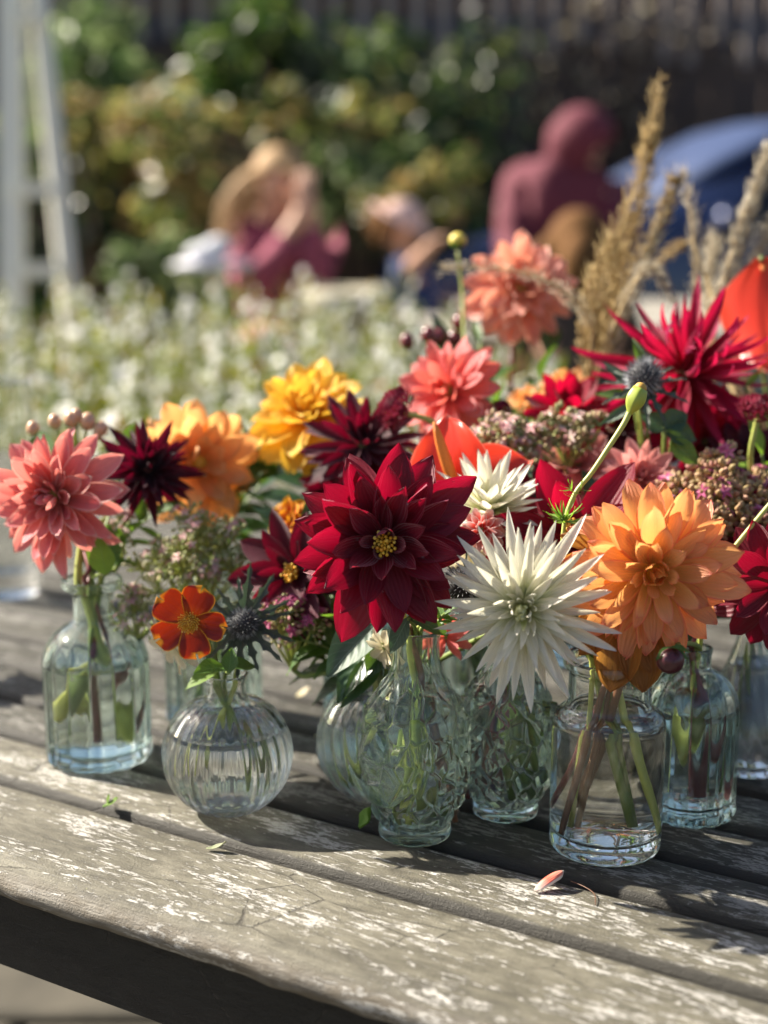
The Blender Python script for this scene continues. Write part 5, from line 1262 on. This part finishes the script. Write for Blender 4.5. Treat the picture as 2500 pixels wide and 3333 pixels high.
leaf_px('dark thin leaf crossing the mouth of the clear jar', 'V6', 1930, 2100, .80, 2050, 2140, .79, 'leaf_dark', .10, (0, -1, .7))
leaf_px('grey green leaf left of the magenta dahlia', 'B4', 2060, 1260, .95, 1965, 1170, .95, 'leaf_blue', .14, (0, -1, .3))
leaf_px('bright green leaf behind the silvery sea holly', 'B4', 2060, 1290, .95, 1940, 1270, .95, 'leaf', .16, (0, -1, .6))
leaf_px('dark serrated leaf right of the silvery sea holly', 'B4', 2160, 1390, .92, 2240, 1340, .92, 'leaf_dark', .42, (0, -1, .4))
leaf_px('dark serrated leaf hanging right of the green bud', 'B4', 2170, 1400, .92, 2095, 1345, .92, 'leaf_dark', .40, (0, -1, .4))
leaf_px('broad dark leaf below the magenta dahlia', 'B4', 2165, 1405, .92, 2275, 1420, .92, 'leaf_dark', .40, (0, -1, .6))
leaf_px('green oak shaped leaf hanging toward the brown sedum', 'B4', 2185, 1430, .92, 2275, 1510, .91, 'leaf', .28, (0, -1, .3))
leaf_px('dark blue green leaf under the silvery sea holly', 'B4', 2080, 1310, .93, 1950, 1375, .93, 'leaf_blue', .12, (0, -1, .5))
leaf_px('long upright leaf beside the silvery sea holly', 'B4', 2090, 1200, .94, 2072, 1095, .94, 'leaf', .16, (.3, -1, 0))
leaf_px('yellow green leaf at the far right under the red anthurium', 'B5', 2425, 1260, 1.0, 2490, 1190, 1.0, 'leaf_lime', .12, (0, -1, .3))
leaf_px('dark leaf behind the right side of the orange dahlia', 'V7', 2350, 1880, .86, 2460, 1820, .86, 'leaf_dark', .2, (0, -1, .5))
leaf_px('dark leaf low behind the orange dahlia', 'V7', 2240, 2090, .84, 2230, 2010, .84, 'leaf_dark', .3, (0, -1, .2))
sprig('dark leafy sprig filling the gap below the crimson dahlia', 'V3', [(1150, 2120, .90), (1090, 2020, .90), (1060, 1960, .90)], 9, .030, 'leaf', 91, .18)
sprig('leafy sprig of narrow dark leaves left of the embossed vase neck', 'V10', [(1190, 2120, .93), (1140, 2060, .93), (1110, 1990, .93)], 10, .032, 'leaf_dark', 92, .2)
sprig('dark leafy sprig behind the coral dahlia at the top', 'B6', [(1640, 1600, 1.1), (1560, 1350, 1.14), (1420, 1130, 1.2)], 16, .045, 'leaf_blue', 93, .2)
sprig('grey leafed sprig under the peach dahlia', 'B6', [(1680, 1600, 1.1), (1730, 1380, 1.12), (1780, 1150, 1.15)], 16, .040, 'leaf_dark', 94, .22)
sprig('light green sprig beside the peach dahlia stem', 'B6', [(1640, 1600, 1.1), (1610, 1350, 1.12), (1560, 1120, 1.15)], 12, .030, 'leaf', 95, .16)
sprig('leafy green sprig under the peach orange dahlia', 'V9', [(700, 1740, 1.04), (760, 1640, 1.05), (850, 1560, 1.06)], 8, .050, 'leaf_dark', 96, .24)
sprig('dark leaf sprig beneath the yellow dahlia', 'B1', [(1200, 1900, 1.0), (1130, 1650, 1.02), (1060, 1560, 1.03)], 9, .036, 'leaf_dark', 97, .24)
sprig('dark leafy sprig behind the upright crimson petals', 'B4', [(2060, 2000, .92), (2000, 1850, .93), (1960, 1700, .93)], 12, .036, 'leaf_dark', 98, .24)
sprig('dark leafy sprig behind the clear jar mouth', 'B4', [(2060, 2080, .90), (2020, 2000, .90), (1960, 1900, .89)], 10, .032, 'leaf', 99, .2)
sprig('dark leafy sprig right of the orange dahlia', 'B5', [(2480, 2000, .95), (2430, 1850, .94), (2400, 1760, .93)], 12, .036, 'leaf_dark', 100, .2)
sprig('leafy sprig at the right edge beside the strawflower', 'B5', [(2520, 1800, 1.0), (2500, 1600, .97), (2480, 1480, .96)], 10, .030, 'leaf_lime', 101, .16)
sprig('fine green sprig at the rim of the embossed vase', 'V4', [(1420, 2030, .825), (1440, 2005, .825), (1470, 1985, .83)], 8, .016, 'leaf', 102, .16)
sprig('dark foliage sprig between the two white dahlias', 'B2', [(1600, 1950, .93), (1650, 1800, .92), (1700, 1700, .92)], 10, .036, 'leaf_dark', 103, .22)
sprig('dark foliage sprig under the green sedum', 'B2', [(1580, 1800, .97), (1620, 1620, .98), (1700, 1530, .98)], 10, .036, 'leaf_dark', 104, .22)
sprig('dark foliage sprig under the magenta dahlia', 'B5', [(2500, 1800, 1.02), (2400, 1600, 1.03), (2300, 1480, 1.03)], 12, .040, 'leaf_dark', 105, .24)
sprig('dark foliage sprig behind the anthurium', 'B1', [(1330, 1850, .99), (1360, 1700, 1.0), (1420, 1560, 1.0)], 10, .036, 'leaf_dark', 106, .24)

sprig('broad dark leaf spray between the peach and yellow dahlias', 'V9', [(720, 1740, 1.06), (830, 1600, 1.08), (900, 1520, 1.08)], 7, .055, 'leaf_dark', 111, .26)
sprig('leaf spray below the dark maroon dahlia', 'V1', [(360, 1830, .96), (420, 1740, .97), (480, 1690, .97)], 8, .026, 'leaf', 112, .2)
sprig('dark leaf spray under the marigold peeping out behind', 'V3', [(1080, 1900, .95), (1010, 1800, .96), (950, 1740, .96)], 9, .034, 'leaf_dark', 113, .24)
sprig('leaf spray low right of the sea holly bracts', 'V3', [(1120, 2130, .90), (1040, 2100, .90), (980, 2080, .90)], 9, .024, 'leaf', 114, .16)
sprig('green leaf spray over the shoulder of the ribbed vase', 'V10', [(1180, 2180, .94), (1120, 2200, .93), (1060, 2150, .93)], 7, .03, 'leaf_dark', 115, .22)
def berries(label, vase, spots, r, c, seed, via, d0):
    root = empty('berry_sprig', VASES[vase]['pos'] + Vector((0, 0, .006))); P0 = root.location.copy(); tag(root, label, 'berries', 'berry sprigs'); m = simple('berry_%d' % seed, c, .22, .15, 200, coat=.6); v = VASES[vase]
    hub = W(*via); add_stem(root, P0, smooth_path([hub, v['pos'] + Vector((0, 0, v['h'])), v['pos'] + Vector((0, 0, v['nz'])), v['pos'] + Vector((v['br'] * .3, 0, .014))], 14), .001, .0014, 'stem')
    for (x, y, rr) in spots:
        C = W(x, y, d0) ; b = MB(); b.ball(C - P0, (px2m(rr, d0), px2m(rr, d0), px2m(rr * 1.2, d0)), 12, 9); o = b.build('berry', m, root)
        b = MB(); b.tube(smooth_path([C - P0, C.lerp(hub, .5) - P0 + Vector((0, 0, -.003)), hub - P0], 6), .0008, 5); b.build('stalk', M['stem'], root)
        bs = petal_mesh('sepal', M['leaf'], Wd=.3, bend=.7, nu=4, nv=2)
        for k in range(3):
            th = k * 2.1; link('sepal', bs, root, M=basis(Vector((math.cos(th), math.sin(th), -.3)), Vector((0, 0, 1)), C - P0 - Vector((0, 0, px2m(rr, d0))), px2m(rr * 1.3, d0)))
berries('dark red hypericum berries left of the peach dahlia', 'B6', [(1325, 1112, 24), (1395, 1092, 26), (1428, 1098, 26), (1498, 1050, 26), (1480, 1102, 24), (1505, 1105, 20)], 24, (.13, .008, .012), 1, (1440, 1250, 1.18), 1.17)
berries('peach coloured hypericum berries behind the coral dahlia', 'V1', [(108, 1395, 22), (178, 1372, 22), (232, 1365, 24), (250, 1352, 20), (286, 1372, 26), (330, 1395, 22), (320, 1410, 18)], 24, (.60, .34, .20), 2, (250, 1560, .98), .975)

# green bud on its long bent stem
def slender_bud():
    v = VASES['V6']; P0 = v['pos'] + Vector((0, 0, .0075)); root = empty('marigold_bud', P0); tag(root, 'closed green marigold bud on a long bent stem left of the orange dahlia', 'bud')
    Q = [W(x, y, .80) - P0 for x, y in ((1838, 1990), (1832, 1850), (1836, 1712), (1870, 1610), (1925, 1540), (1985, 1450), (2030, 1380), (2052, 1335))]
    path = smooth_path([Vector((-v['br'] * .5, 0, .006)), Vector((-v['nr'] * .5, -.004, v['nz'])), Vector((-v['mr'] * .7, -.004, v['h']))] + Q, 40)
    b = MB(); b.tube(path, [.0014] * 18 + [.0012 + .00002 * k for k in range(23)], 8); b.build('stem', M['stem_pale'], root)
    b = MB(); rs = [.0013, .0020, .0034, .0044, .0050, .0052, .0050, .0045, .0040]; A = W(2046, 1350, .80) - P0; B_ = W(2084, 1265, .80) - P0
    vs = []; fs = []; a, c, n = frame(B_ - A); L = (B_ - A).length; ns = 20
    for i, r in enumerate(rs):
        for k in range(ns): th = 2 * PI * k / ns; rr = r * (1 + .07 * math.cos(5 * th)); vs.append(A + n * L * i / 8 + (a * math.cos(th) + c * math.sin(th)) * rr)
    for i in range(8):
        for k in range(ns): fs.append((i * ns + k, i * ns + (k + 1) % ns, (i + 1) * ns + (k + 1) % ns, (i + 1) * ns + k))
    fs.append(tuple(8 * ns + k for k in range(ns))); b.add(vs, fs); b.build('bud', simple('bud_green', (.30, .36, .05), .4, .2, 300), root)
    b = MB(); b.ball(B_, .0036, 10, 6); b.build('bud_tip', simple('bud_tip', (.50, .28, .05), .6, .3, 600), root)
    rg = random.Random(8); wp = W(1836, 1700, .80); ms = [petal_mesh('leaflet', M['leaf_lime'], Wd=.07, um=.4, p=1.4, q=.9, roll=.3, bend=.5, nu=5, nv=2, seed=k) for k in range(3)]
    for k in range(26):
        th = k * 2.4; e = rg.uniform(-.25, 1.2); dd = Vector((math.cos(th), math.sin(th) * .8, e)); link('leaflet', rg.choice(ms), root, M=basis(dd, Vector((0, -.4, 1)), wp - P0 + Vector((0, 0, rg.uniform(-.001, .004))), rg.uniform(.009, .017)))
    for k in range(10):
        p = W(1865 + rg.uniform(-12, 30), 1600 + rg.uniform(-30, 20), .80); link('leaflet', rg.choice(ms), root, M=basis(Vector((rg.uniform(-1, .6), -.3, rg.uniform(-.2, .6))), Vector((0, -.4, 1)), p - P0, rg.uniform(.006, .010)))
slender_bud()
def stalk(label, pts, r, mat, vase, name='bare_stem', cat='stem', group='bare stems'):
    v = VASES[vase]; P0 = v['pos'] + Vector((0, 0, .006)); root = empty(name, P0); tag(root, label, cat, group)
    path = smooth_path([v['pos'] + Vector((-v['br'] * .4, 0, .014)), v['pos'] + Vector((0, 0, v['nz'])), v['pos'] + Vector((v['mr'] * .3, 0, v['h']))] + [W(*p) for p in pts], 34)
    b = MB(); b.tube([p - P0 for p in path], r, 8); b.build('stem', M[mat], root); return root, P0
stalk('thin pale stem slanting up across the right edge', [(2310, 1890, .83), (2400, 1770, .83), (2540, 1600, .83)], .0015, 'stem_pale', 'V7')
stalk('brown cut stem leaning left in the clear jar', [(1985, 2070, .80), (2030, 1960, .80)], .0015, 'stem_brown', 'V6')
for lab, v_, th_, pts_, m_, r_ in (('thick brown stem crossing to the lower left of the clear jar', 'V6', 3.5, [(2000, 2080, .80), (2040, 1960, .80)], 'stem_brown', .0018), ('pale green stem reaching the right side of the clear jar bottom', 'V6', -.2, [(1960, 2080, .80), (1940, 1980, .80)], 'stem_pale', .0021),
        ('thin dark red stem at the left inside the clear jar', 'V6', 2.6, [(1950, 2080, .80), (1960, 1980, .80)], 'stem_red', .0012), ('wide dark red stem on the right inside the narrow necked bottle', 'V7', -.1, [(2235, 2090, .84), (2210, 2000, .84)], 'stem_red', .0016),
        ('dark stem inside the embossed vase under the white dahlia', 'V5', 3.3, [(1640, 2080, .85), (1620, 1990, .85)], 'stem_red', .0013), ('brown withered stem in the middle of the centre embossed vase', 'V4', -.3, [(1375, 2010, .82), (1380, 1950, .82)], 'stem_brown', .0018),
        ('dark red branching stem in the left bottle', 'V1', .6, [(290, 1850, .93), (270, 1780, .94)], 'stem_red', .0015)):
    v = VASES[v_]; P0 = v['pos'] + Vector((0, 0, .006)); root = empty('bare_stem', P0); tag(root, lab, 'stem', 'bare stems')
    u = Vector((math.cos(th_), math.sin(th_), 0)); path = smooth_path([v['pos'] + u * v['br'] * .86 + Vector((0, 0, .010)), v['pos'] + u * v['br'] * .5 + Vector((0, 0, v['h'] * .42)), v['pos'] + u * v['nr'] * .2 + Vector((0, 0, v['nz'])), v['pos'] - u * v['mr'] * .3 + Vector((0, 0, v['h']))] + [W(*p) for p in pts_], 30)
    b = MB(); b.tube([p - P0 for p in path], [r_ * (1 + .18 * math.exp(-((k - 9) / .8) ** 2) + .05 * math.sin(k * 1.7)) for k in range(31)], 10); b.build('stem', M[m_], root)
def stub():
    root, P0 = stalk('pale stem with a swollen yellow green stub in the left bottle', [(325, 1850, .93), (340, 1780, .93)], .0012, 'stem_pale', 'V1')
    A = W(238, 2210, .935) - P0; B_ = W(196, 2345, .935) - P0; b = MB(); b.tube([W(275, 2150, .935) - P0, A] + [A.lerp(B_, k / 7) for k in range(1, 8)], [.0009, .0012, .0016, .0024, .0032, .0038, .0041, .0036, .0022], 12); b.build('swollen_stub', simple('stub', (.55, .50, .08), .45, .2, 300), root)
stub()
def dark_bud():
    root, P0 = stalk('closed dark dahlia bud hanging under the orange dahlia', [(2215, 2095, .79), (2200, 2115, .77)], .0013, 'stem', 'V7', 'dahlia_bud', 'bud', None)
    C = W(2182, 2150, .757) - P0; r = px2m(46, .757); b = MB(); b.ball(C, (r, r, r * .95), 20, 14); b.build('bud', PM['dark'] if False else simple('dark_bud', (.05, .008, .012), .35, .3, 120), root)
    mesh = [petal_mesh('bud_scale', simple('bud_scale', (.07, .012, .018), .35, .3, 200), Wd=.42, um=.5, roll=1.2, bend=2.3, nu=8, nv=6, seed=k, ripple=.0) for k in range(2)]
    for k in range(8):
        th = k * .785; rad = Vector((math.cos(th), math.sin(th), 0)); link('bud_scale', mesh[k % 2], root, M=basis(rad + Vector((0, 0, .25)), Vector((0, 0, -1)) + rad * .25, C + Vector((0, 0, r * .85)) + rad * r * .15, r * 1.75))
    for k, (dx, dz) in enumerate(((.5, .1), (1, -.4), (-.7, -.3))): add_leaf(root, P0, C + P0 + Vector((0, 0, r)), Vector((dx, -.4, dz)), Vector((0, -.4, 1)), r * 1.5, 'leaf', .22)
dark_bud()
def top_bud():
    root, P0 = stalk('small yellow green bud above the berries on a thin upright stem', [(1560, 1500, 1.1), (1515, 1150, 1.14), (1505, 950, 1.16), (1490, 815, 1.16)], .0012, 'stem_pale', 'B6', 'dahlia_bud', 'bud', None)
    C = W(1490, 783, 1.16) - P0; r = px2m(28, 1.16); b = MB(); b.ball(C, (r, r, r * .95), 16, 10); b.build('bud', simple('yellow_bud', (.62, .50, .08), .5, .2, 300), root)
    me = petal_mesh('sepal', M['leaf'], Wd=.3, bend=1.6, nu=6, nv=3)
    for k in range(6):
        th = k * 1.05; rad = Vector((math.cos(th), math.sin(th), 0)); link('sepal', me, root, M=basis(rad - Vector((0, 0, .2)), Vector((0, 0, 1)) + rad * .2, C - Vector((0, 0, r)), r * 1.6))
top_bud()

# --- dry grasses
SEED1 = island_mat('grass_seed_gold', [(0, (.30, .19, .06)), (.5, (.46, .32, .12)), (1, (.60, .46, .22))], .6, .3)
SEED2 = island_mat('grass_seed_pale', [(0, (.42, .34, .22)), (.5, (.58, .50, .36)), (1, (.74, .68, .54))], .6, .3)
def plume(label, vase, pts, w, n, mat, seed, nsp=3, s=.006):
    rg = random.Random(seed); v = VASES[vase]; P0 = v['pos'] + Vector((0, 0, .006)); root = empty('dry_grass', P0); tag(root, label, 'dry grass', 'dry grass plumes'); Q = [W(*p) - P0 for p in pts]
    base = smooth_path([Vector((rg.uniform(-.3, .3) * v['br'], 0, .01)), Vector((0, 0, v['nz'])), Vector((0, 0, v['h'])), Q[0]], 12); b = MB(); b.tube(base + smooth_path(Q, 16)[1:], [.0014] * 12 + [.0013 - .00005 * k for k in range(17)], 6); b.build('stem', simple('straw_%d' % seed, (.42, .30, .13), .6, .2, 80), root)
    sb = MB()
    for sp in range(nsp):
        off = Vector((rg.gauss(0, w), rg.gauss(0, w), 0)); t0 = rg.uniform(0, .25); t1 = rg.uniform(.75, 1.0) if sp else 1.0; path = smooth_path(Q, 30)
        for k in range(int(1.5 * n) // nsp):
            t = t0 + (t1 - t0) * rg.random(); x = t * 30; i = min(int(x), 29); p = path[i].lerp(path[i + 1], x - i) + off * math.sin(PI * min(1, t * 1.1)) ; tg = (path[i + 1] - path[i]).normalized()
            rd = Vector((rg.gauss(0, 1), rg.gauss(0, 1), rg.gauss(0, 1))); rd = (rd - tg * rd.dot(tg)).normalized(); dd = tg + rd * rg.uniform(.15, .75); nn = rd.cross(tg)
            q = p + rd * rg.uniform(.0004, .0048); hair = rg.random() < .3; L = s * rg.uniform(.7, 1.5) * (2.2 if hair else 1); A_w = .018 if hair else .085; A, B_, _n = frame(dd); dn = dd.normalized()
            sb.add([q, q + dn * L * .4 + A * L * A_w, q + dn * L * .4 + B_ * L * A_w, q + dn * L * .4 - A * L * A_w, q + dn * L * .4 - B_ * L * A_w, q + dn * L], [(0, 1, 2), (0, 2, 3), (0, 3, 4), (0, 4, 1), (1, 5, 2), (2, 5, 3), (3, 5, 4), (4, 5, 1)])
    tag(sb.build('seeds', mat, root), kind='stuff')
plume('tallest golden grass plume right of the peach dahlia', 'B3', [(1925, 1280, 1.13), (1945, 1080, 1.13), (2010, 800, 1.13), (2095, 520, 1.13), (2115, 425, 1.13)], .0045, 900, SEED1, 1, 5)
plume('golden grass plume with the highest bent tip', 'B3', [(1935, 1260, 1.14), (1990, 1000, 1.14), (2075, 700, 1.14), (2130, 400, 1.14), (2148, 262, 1.14)], .002, 420, SEED1, 2, 2, .005)
plume('golden grass spike leaning right beside the tallest plume', 'B3', [(1945, 1230, 1.12), (2000, 1060, 1.12), (2080, 880, 1.12), (2180, 640, 1.12), (2195, 580, 1.12)], .003, 420, SEED1, 3, 3)
plume('pale grass spike leaning far right above the magenta dahlia', 'B3', [(1950, 1200, 1.12), (2040, 1000, 1.12), (2120, 800, 1.12), (2220, 570, 1.13)], .002, 300, SEED2, 4, 2, .005)
plume('short thick golden grass plume at the base of the bundle', 'B3', [(1915, 1260, 1.11), (1940, 1060, 1.11), (1975, 880, 1.11), (2020, 700, 1.11)], .004, 520, SEED1, 5, 4)
plume('pale drooping grass tip over the magenta dahlia', 'B3', [(1960, 1150, 1.10), (2050, 950, 1.09), (2110, 872, 1.09), (2150, 900, 1.09), (2185, 985, 1.09)], .0015, 220, SEED2, 6, 2, .0045)
plume('upright pale grass stalk behind the magenta dahlia', 'B5', [(2280, 1180, 1.14), (2265, 950, 1.15), (2255, 750, 1.15), (2225, 545, 1.15)], .0015, 240, SEED2, 7, 2, .0045)
plume('thick pale grass plume leaning to the right edge', 'B5', [(2320, 1120, 1.13), (2360, 900, 1.13), (2430, 680, 1.13), (2520, 470, 1.13)], .004, 700, SEED2, 8, 4)
plume('second pale grass plume along the right edge', 'B5', [(2350, 1130, 1.12), (2420, 930, 1.12), (2500, 760, 1.12), (2560, 640, 1.12)], .003, 420, SEED2, 9, 3)
plume('third pale grass plume cut by the right edge', 'B5', [(2390, 1100, 1.12), (2460, 930, 1.12), (2550, 800, 1.12)], .002, 280, SEED2, 10, 2)
plume('thin grass spike crossing low between the two bundles', 'B5', [(2350, 1000, 1.16), (2290, 1000, 1.16), (2250, 780, 1.16), (2200, 810, 1.16), (2110, 880, 1.16)][2:], .0008, 130, SEED1, 11, 1, .004)
plume('arching thin grass crossing in front of the peach dahlia', 'B3', [(1930, 1080, 1.10), (1880, 990, 1.10), (1760, 905, 1.10), (1600, 872, 1.10), (1440, 872, 1.10)], .0008, 240, SEED2, 12, 1, .004)
plume('short pale grass plume behind the thick right one', 'B5', [(2300, 1100, 1.18), (2310, 900, 1.18), (2330, 780, 1.18)], .002, 220, SEED2, 13, 2)

# --- off-frame bouquet added so its shade crosses the table at the left
flower(-640, 1500, 1.15, 190, (-.1, -.9, .4), [(12, -10, 1.0, -.1), (12, 8, .95, .1), (10, 28, .7, .3)], PM['pink'], BROAD, 'unseen pink dahlia added beyond the left edge to cast shade', 'VL1', seed=41)
flower(-820, 1640, 1.12, 170, (-.4, -.8, .3), [(12, -10, 1.0, -.1), (12, 8, .95, .1), (10, 28, .7, .3)], PM['maroon'], BROAD, 'unseen maroon dahlia added beyond the left edge to cast shade', 'VL1', seed=42)
flower(-560, 1800, 1.10, 150, (.3, -.9, .3), [(12, -10, 1.0, -.1), (12, 8, .95, .1), (10, 28, .7, .3)], PM['white'], BROAD, 'unseen white dahlia added beyond the left edge to cast shade', 'VL1', seed=43)

# --- loose bits on the table
def loose(name, label, cat, x, y, ydir, L, mat, Wd, bend, roll, z=.0008, lift=.1, **kw):
    P = on_plane(x, y, .7505); st = dict(um=.5, p=1.8, q=.7, nu=10, nv=8, ripple=.03, b0=.3); st.update(kw)
    me = petal_mesh(name, mat, Wd=Wd, bend=bend, roll=roll, lift=lift, seed=x, **st)
    zc = min(v.co.z for v in me.vertices) * L
    o = link(name, me, None, M=basis(Vector(ydir), Vector((0, 0, 1)), P + Vector((0, 0, z - zc)), L)); s = o.modifiers.new('Solidify', 'SOLIDIFY'); s.thickness = .02
    tag(o, label, cat); return o
loose('fallen_petal', 'curled coral and white petal lying on the front slat', 'petal', 1740, 2905, (1, .55, .0), .0205, petal_mat('fallen_petal', (.86, .70, .62), (.80, .16, .10), (.84, .40, .30), edge=(.86, .78, .70), edge_w=.72, trans=.3), .26, -1.0, -1.3, lift=.9)
loose('fallen_leaf', 'pale green curled leaf lying on the front board', 'leaf', 672, 2765, (1, -.12, 0), .0125, petal_mat('pale_leaf', (.45, .50, .28), (.50, .54, .34), (.5, .5, .3), trans=.3), .17, .9, .8, lift=-.1)
loose('leaf_scrap', 'yellow green leaf scrap at the gap between the boards', 'leaf', 335, 2630, (1, .2, .0), .0105, M['leaf_lime'], .30, .8, .9)
loose('leaf_scrap', 'pointed green leaf scrap standing beside the gap', 'leaf', 350, 2622, (.4, .2, .9), .0062, M['leaf_lime'], .36, .3, .6)
loose('fallen_leaf', 'crumpled green leaf beside the foot of the embossed vase', 'leaf', 1170, 2700, (1, .3, .3), .0145, M['leaf_lime'], .45, 1.3, 1.5, ripple=.10)
loose('fallen_petal', 'small white petal lying behind the round vase', 'petal', 965, 2270, (1, .3, 0), .012, PM['cream'], .35, .9, .9)
loose('fallen_petal', 'white petal lying beside the fluted bottle', 'petal', 500, 2105, (1, .4, 0), .014, PM['cream'], .4, 1.0, 1.0)
loose('fallen_petal', 'tiny white petal between the round vases', 'petal', 1025, 2400, (1, -.3, 0), .008, PM['cream'], .4, 1.0, 1.0)
b = MB(); b.tube(smooth_path([on_plane(1858, 2868, .751), on_plane(1900, 2885, .7515), on_plane(1935, 2910, .7515), on_plane(1938, 2945, .751)], 10), .00025, 5); o = b.build('dry_fibre', M['stem_brown']); tag(o, 'thin brown plant fibre lying right of the fallen petal', 'fibre')
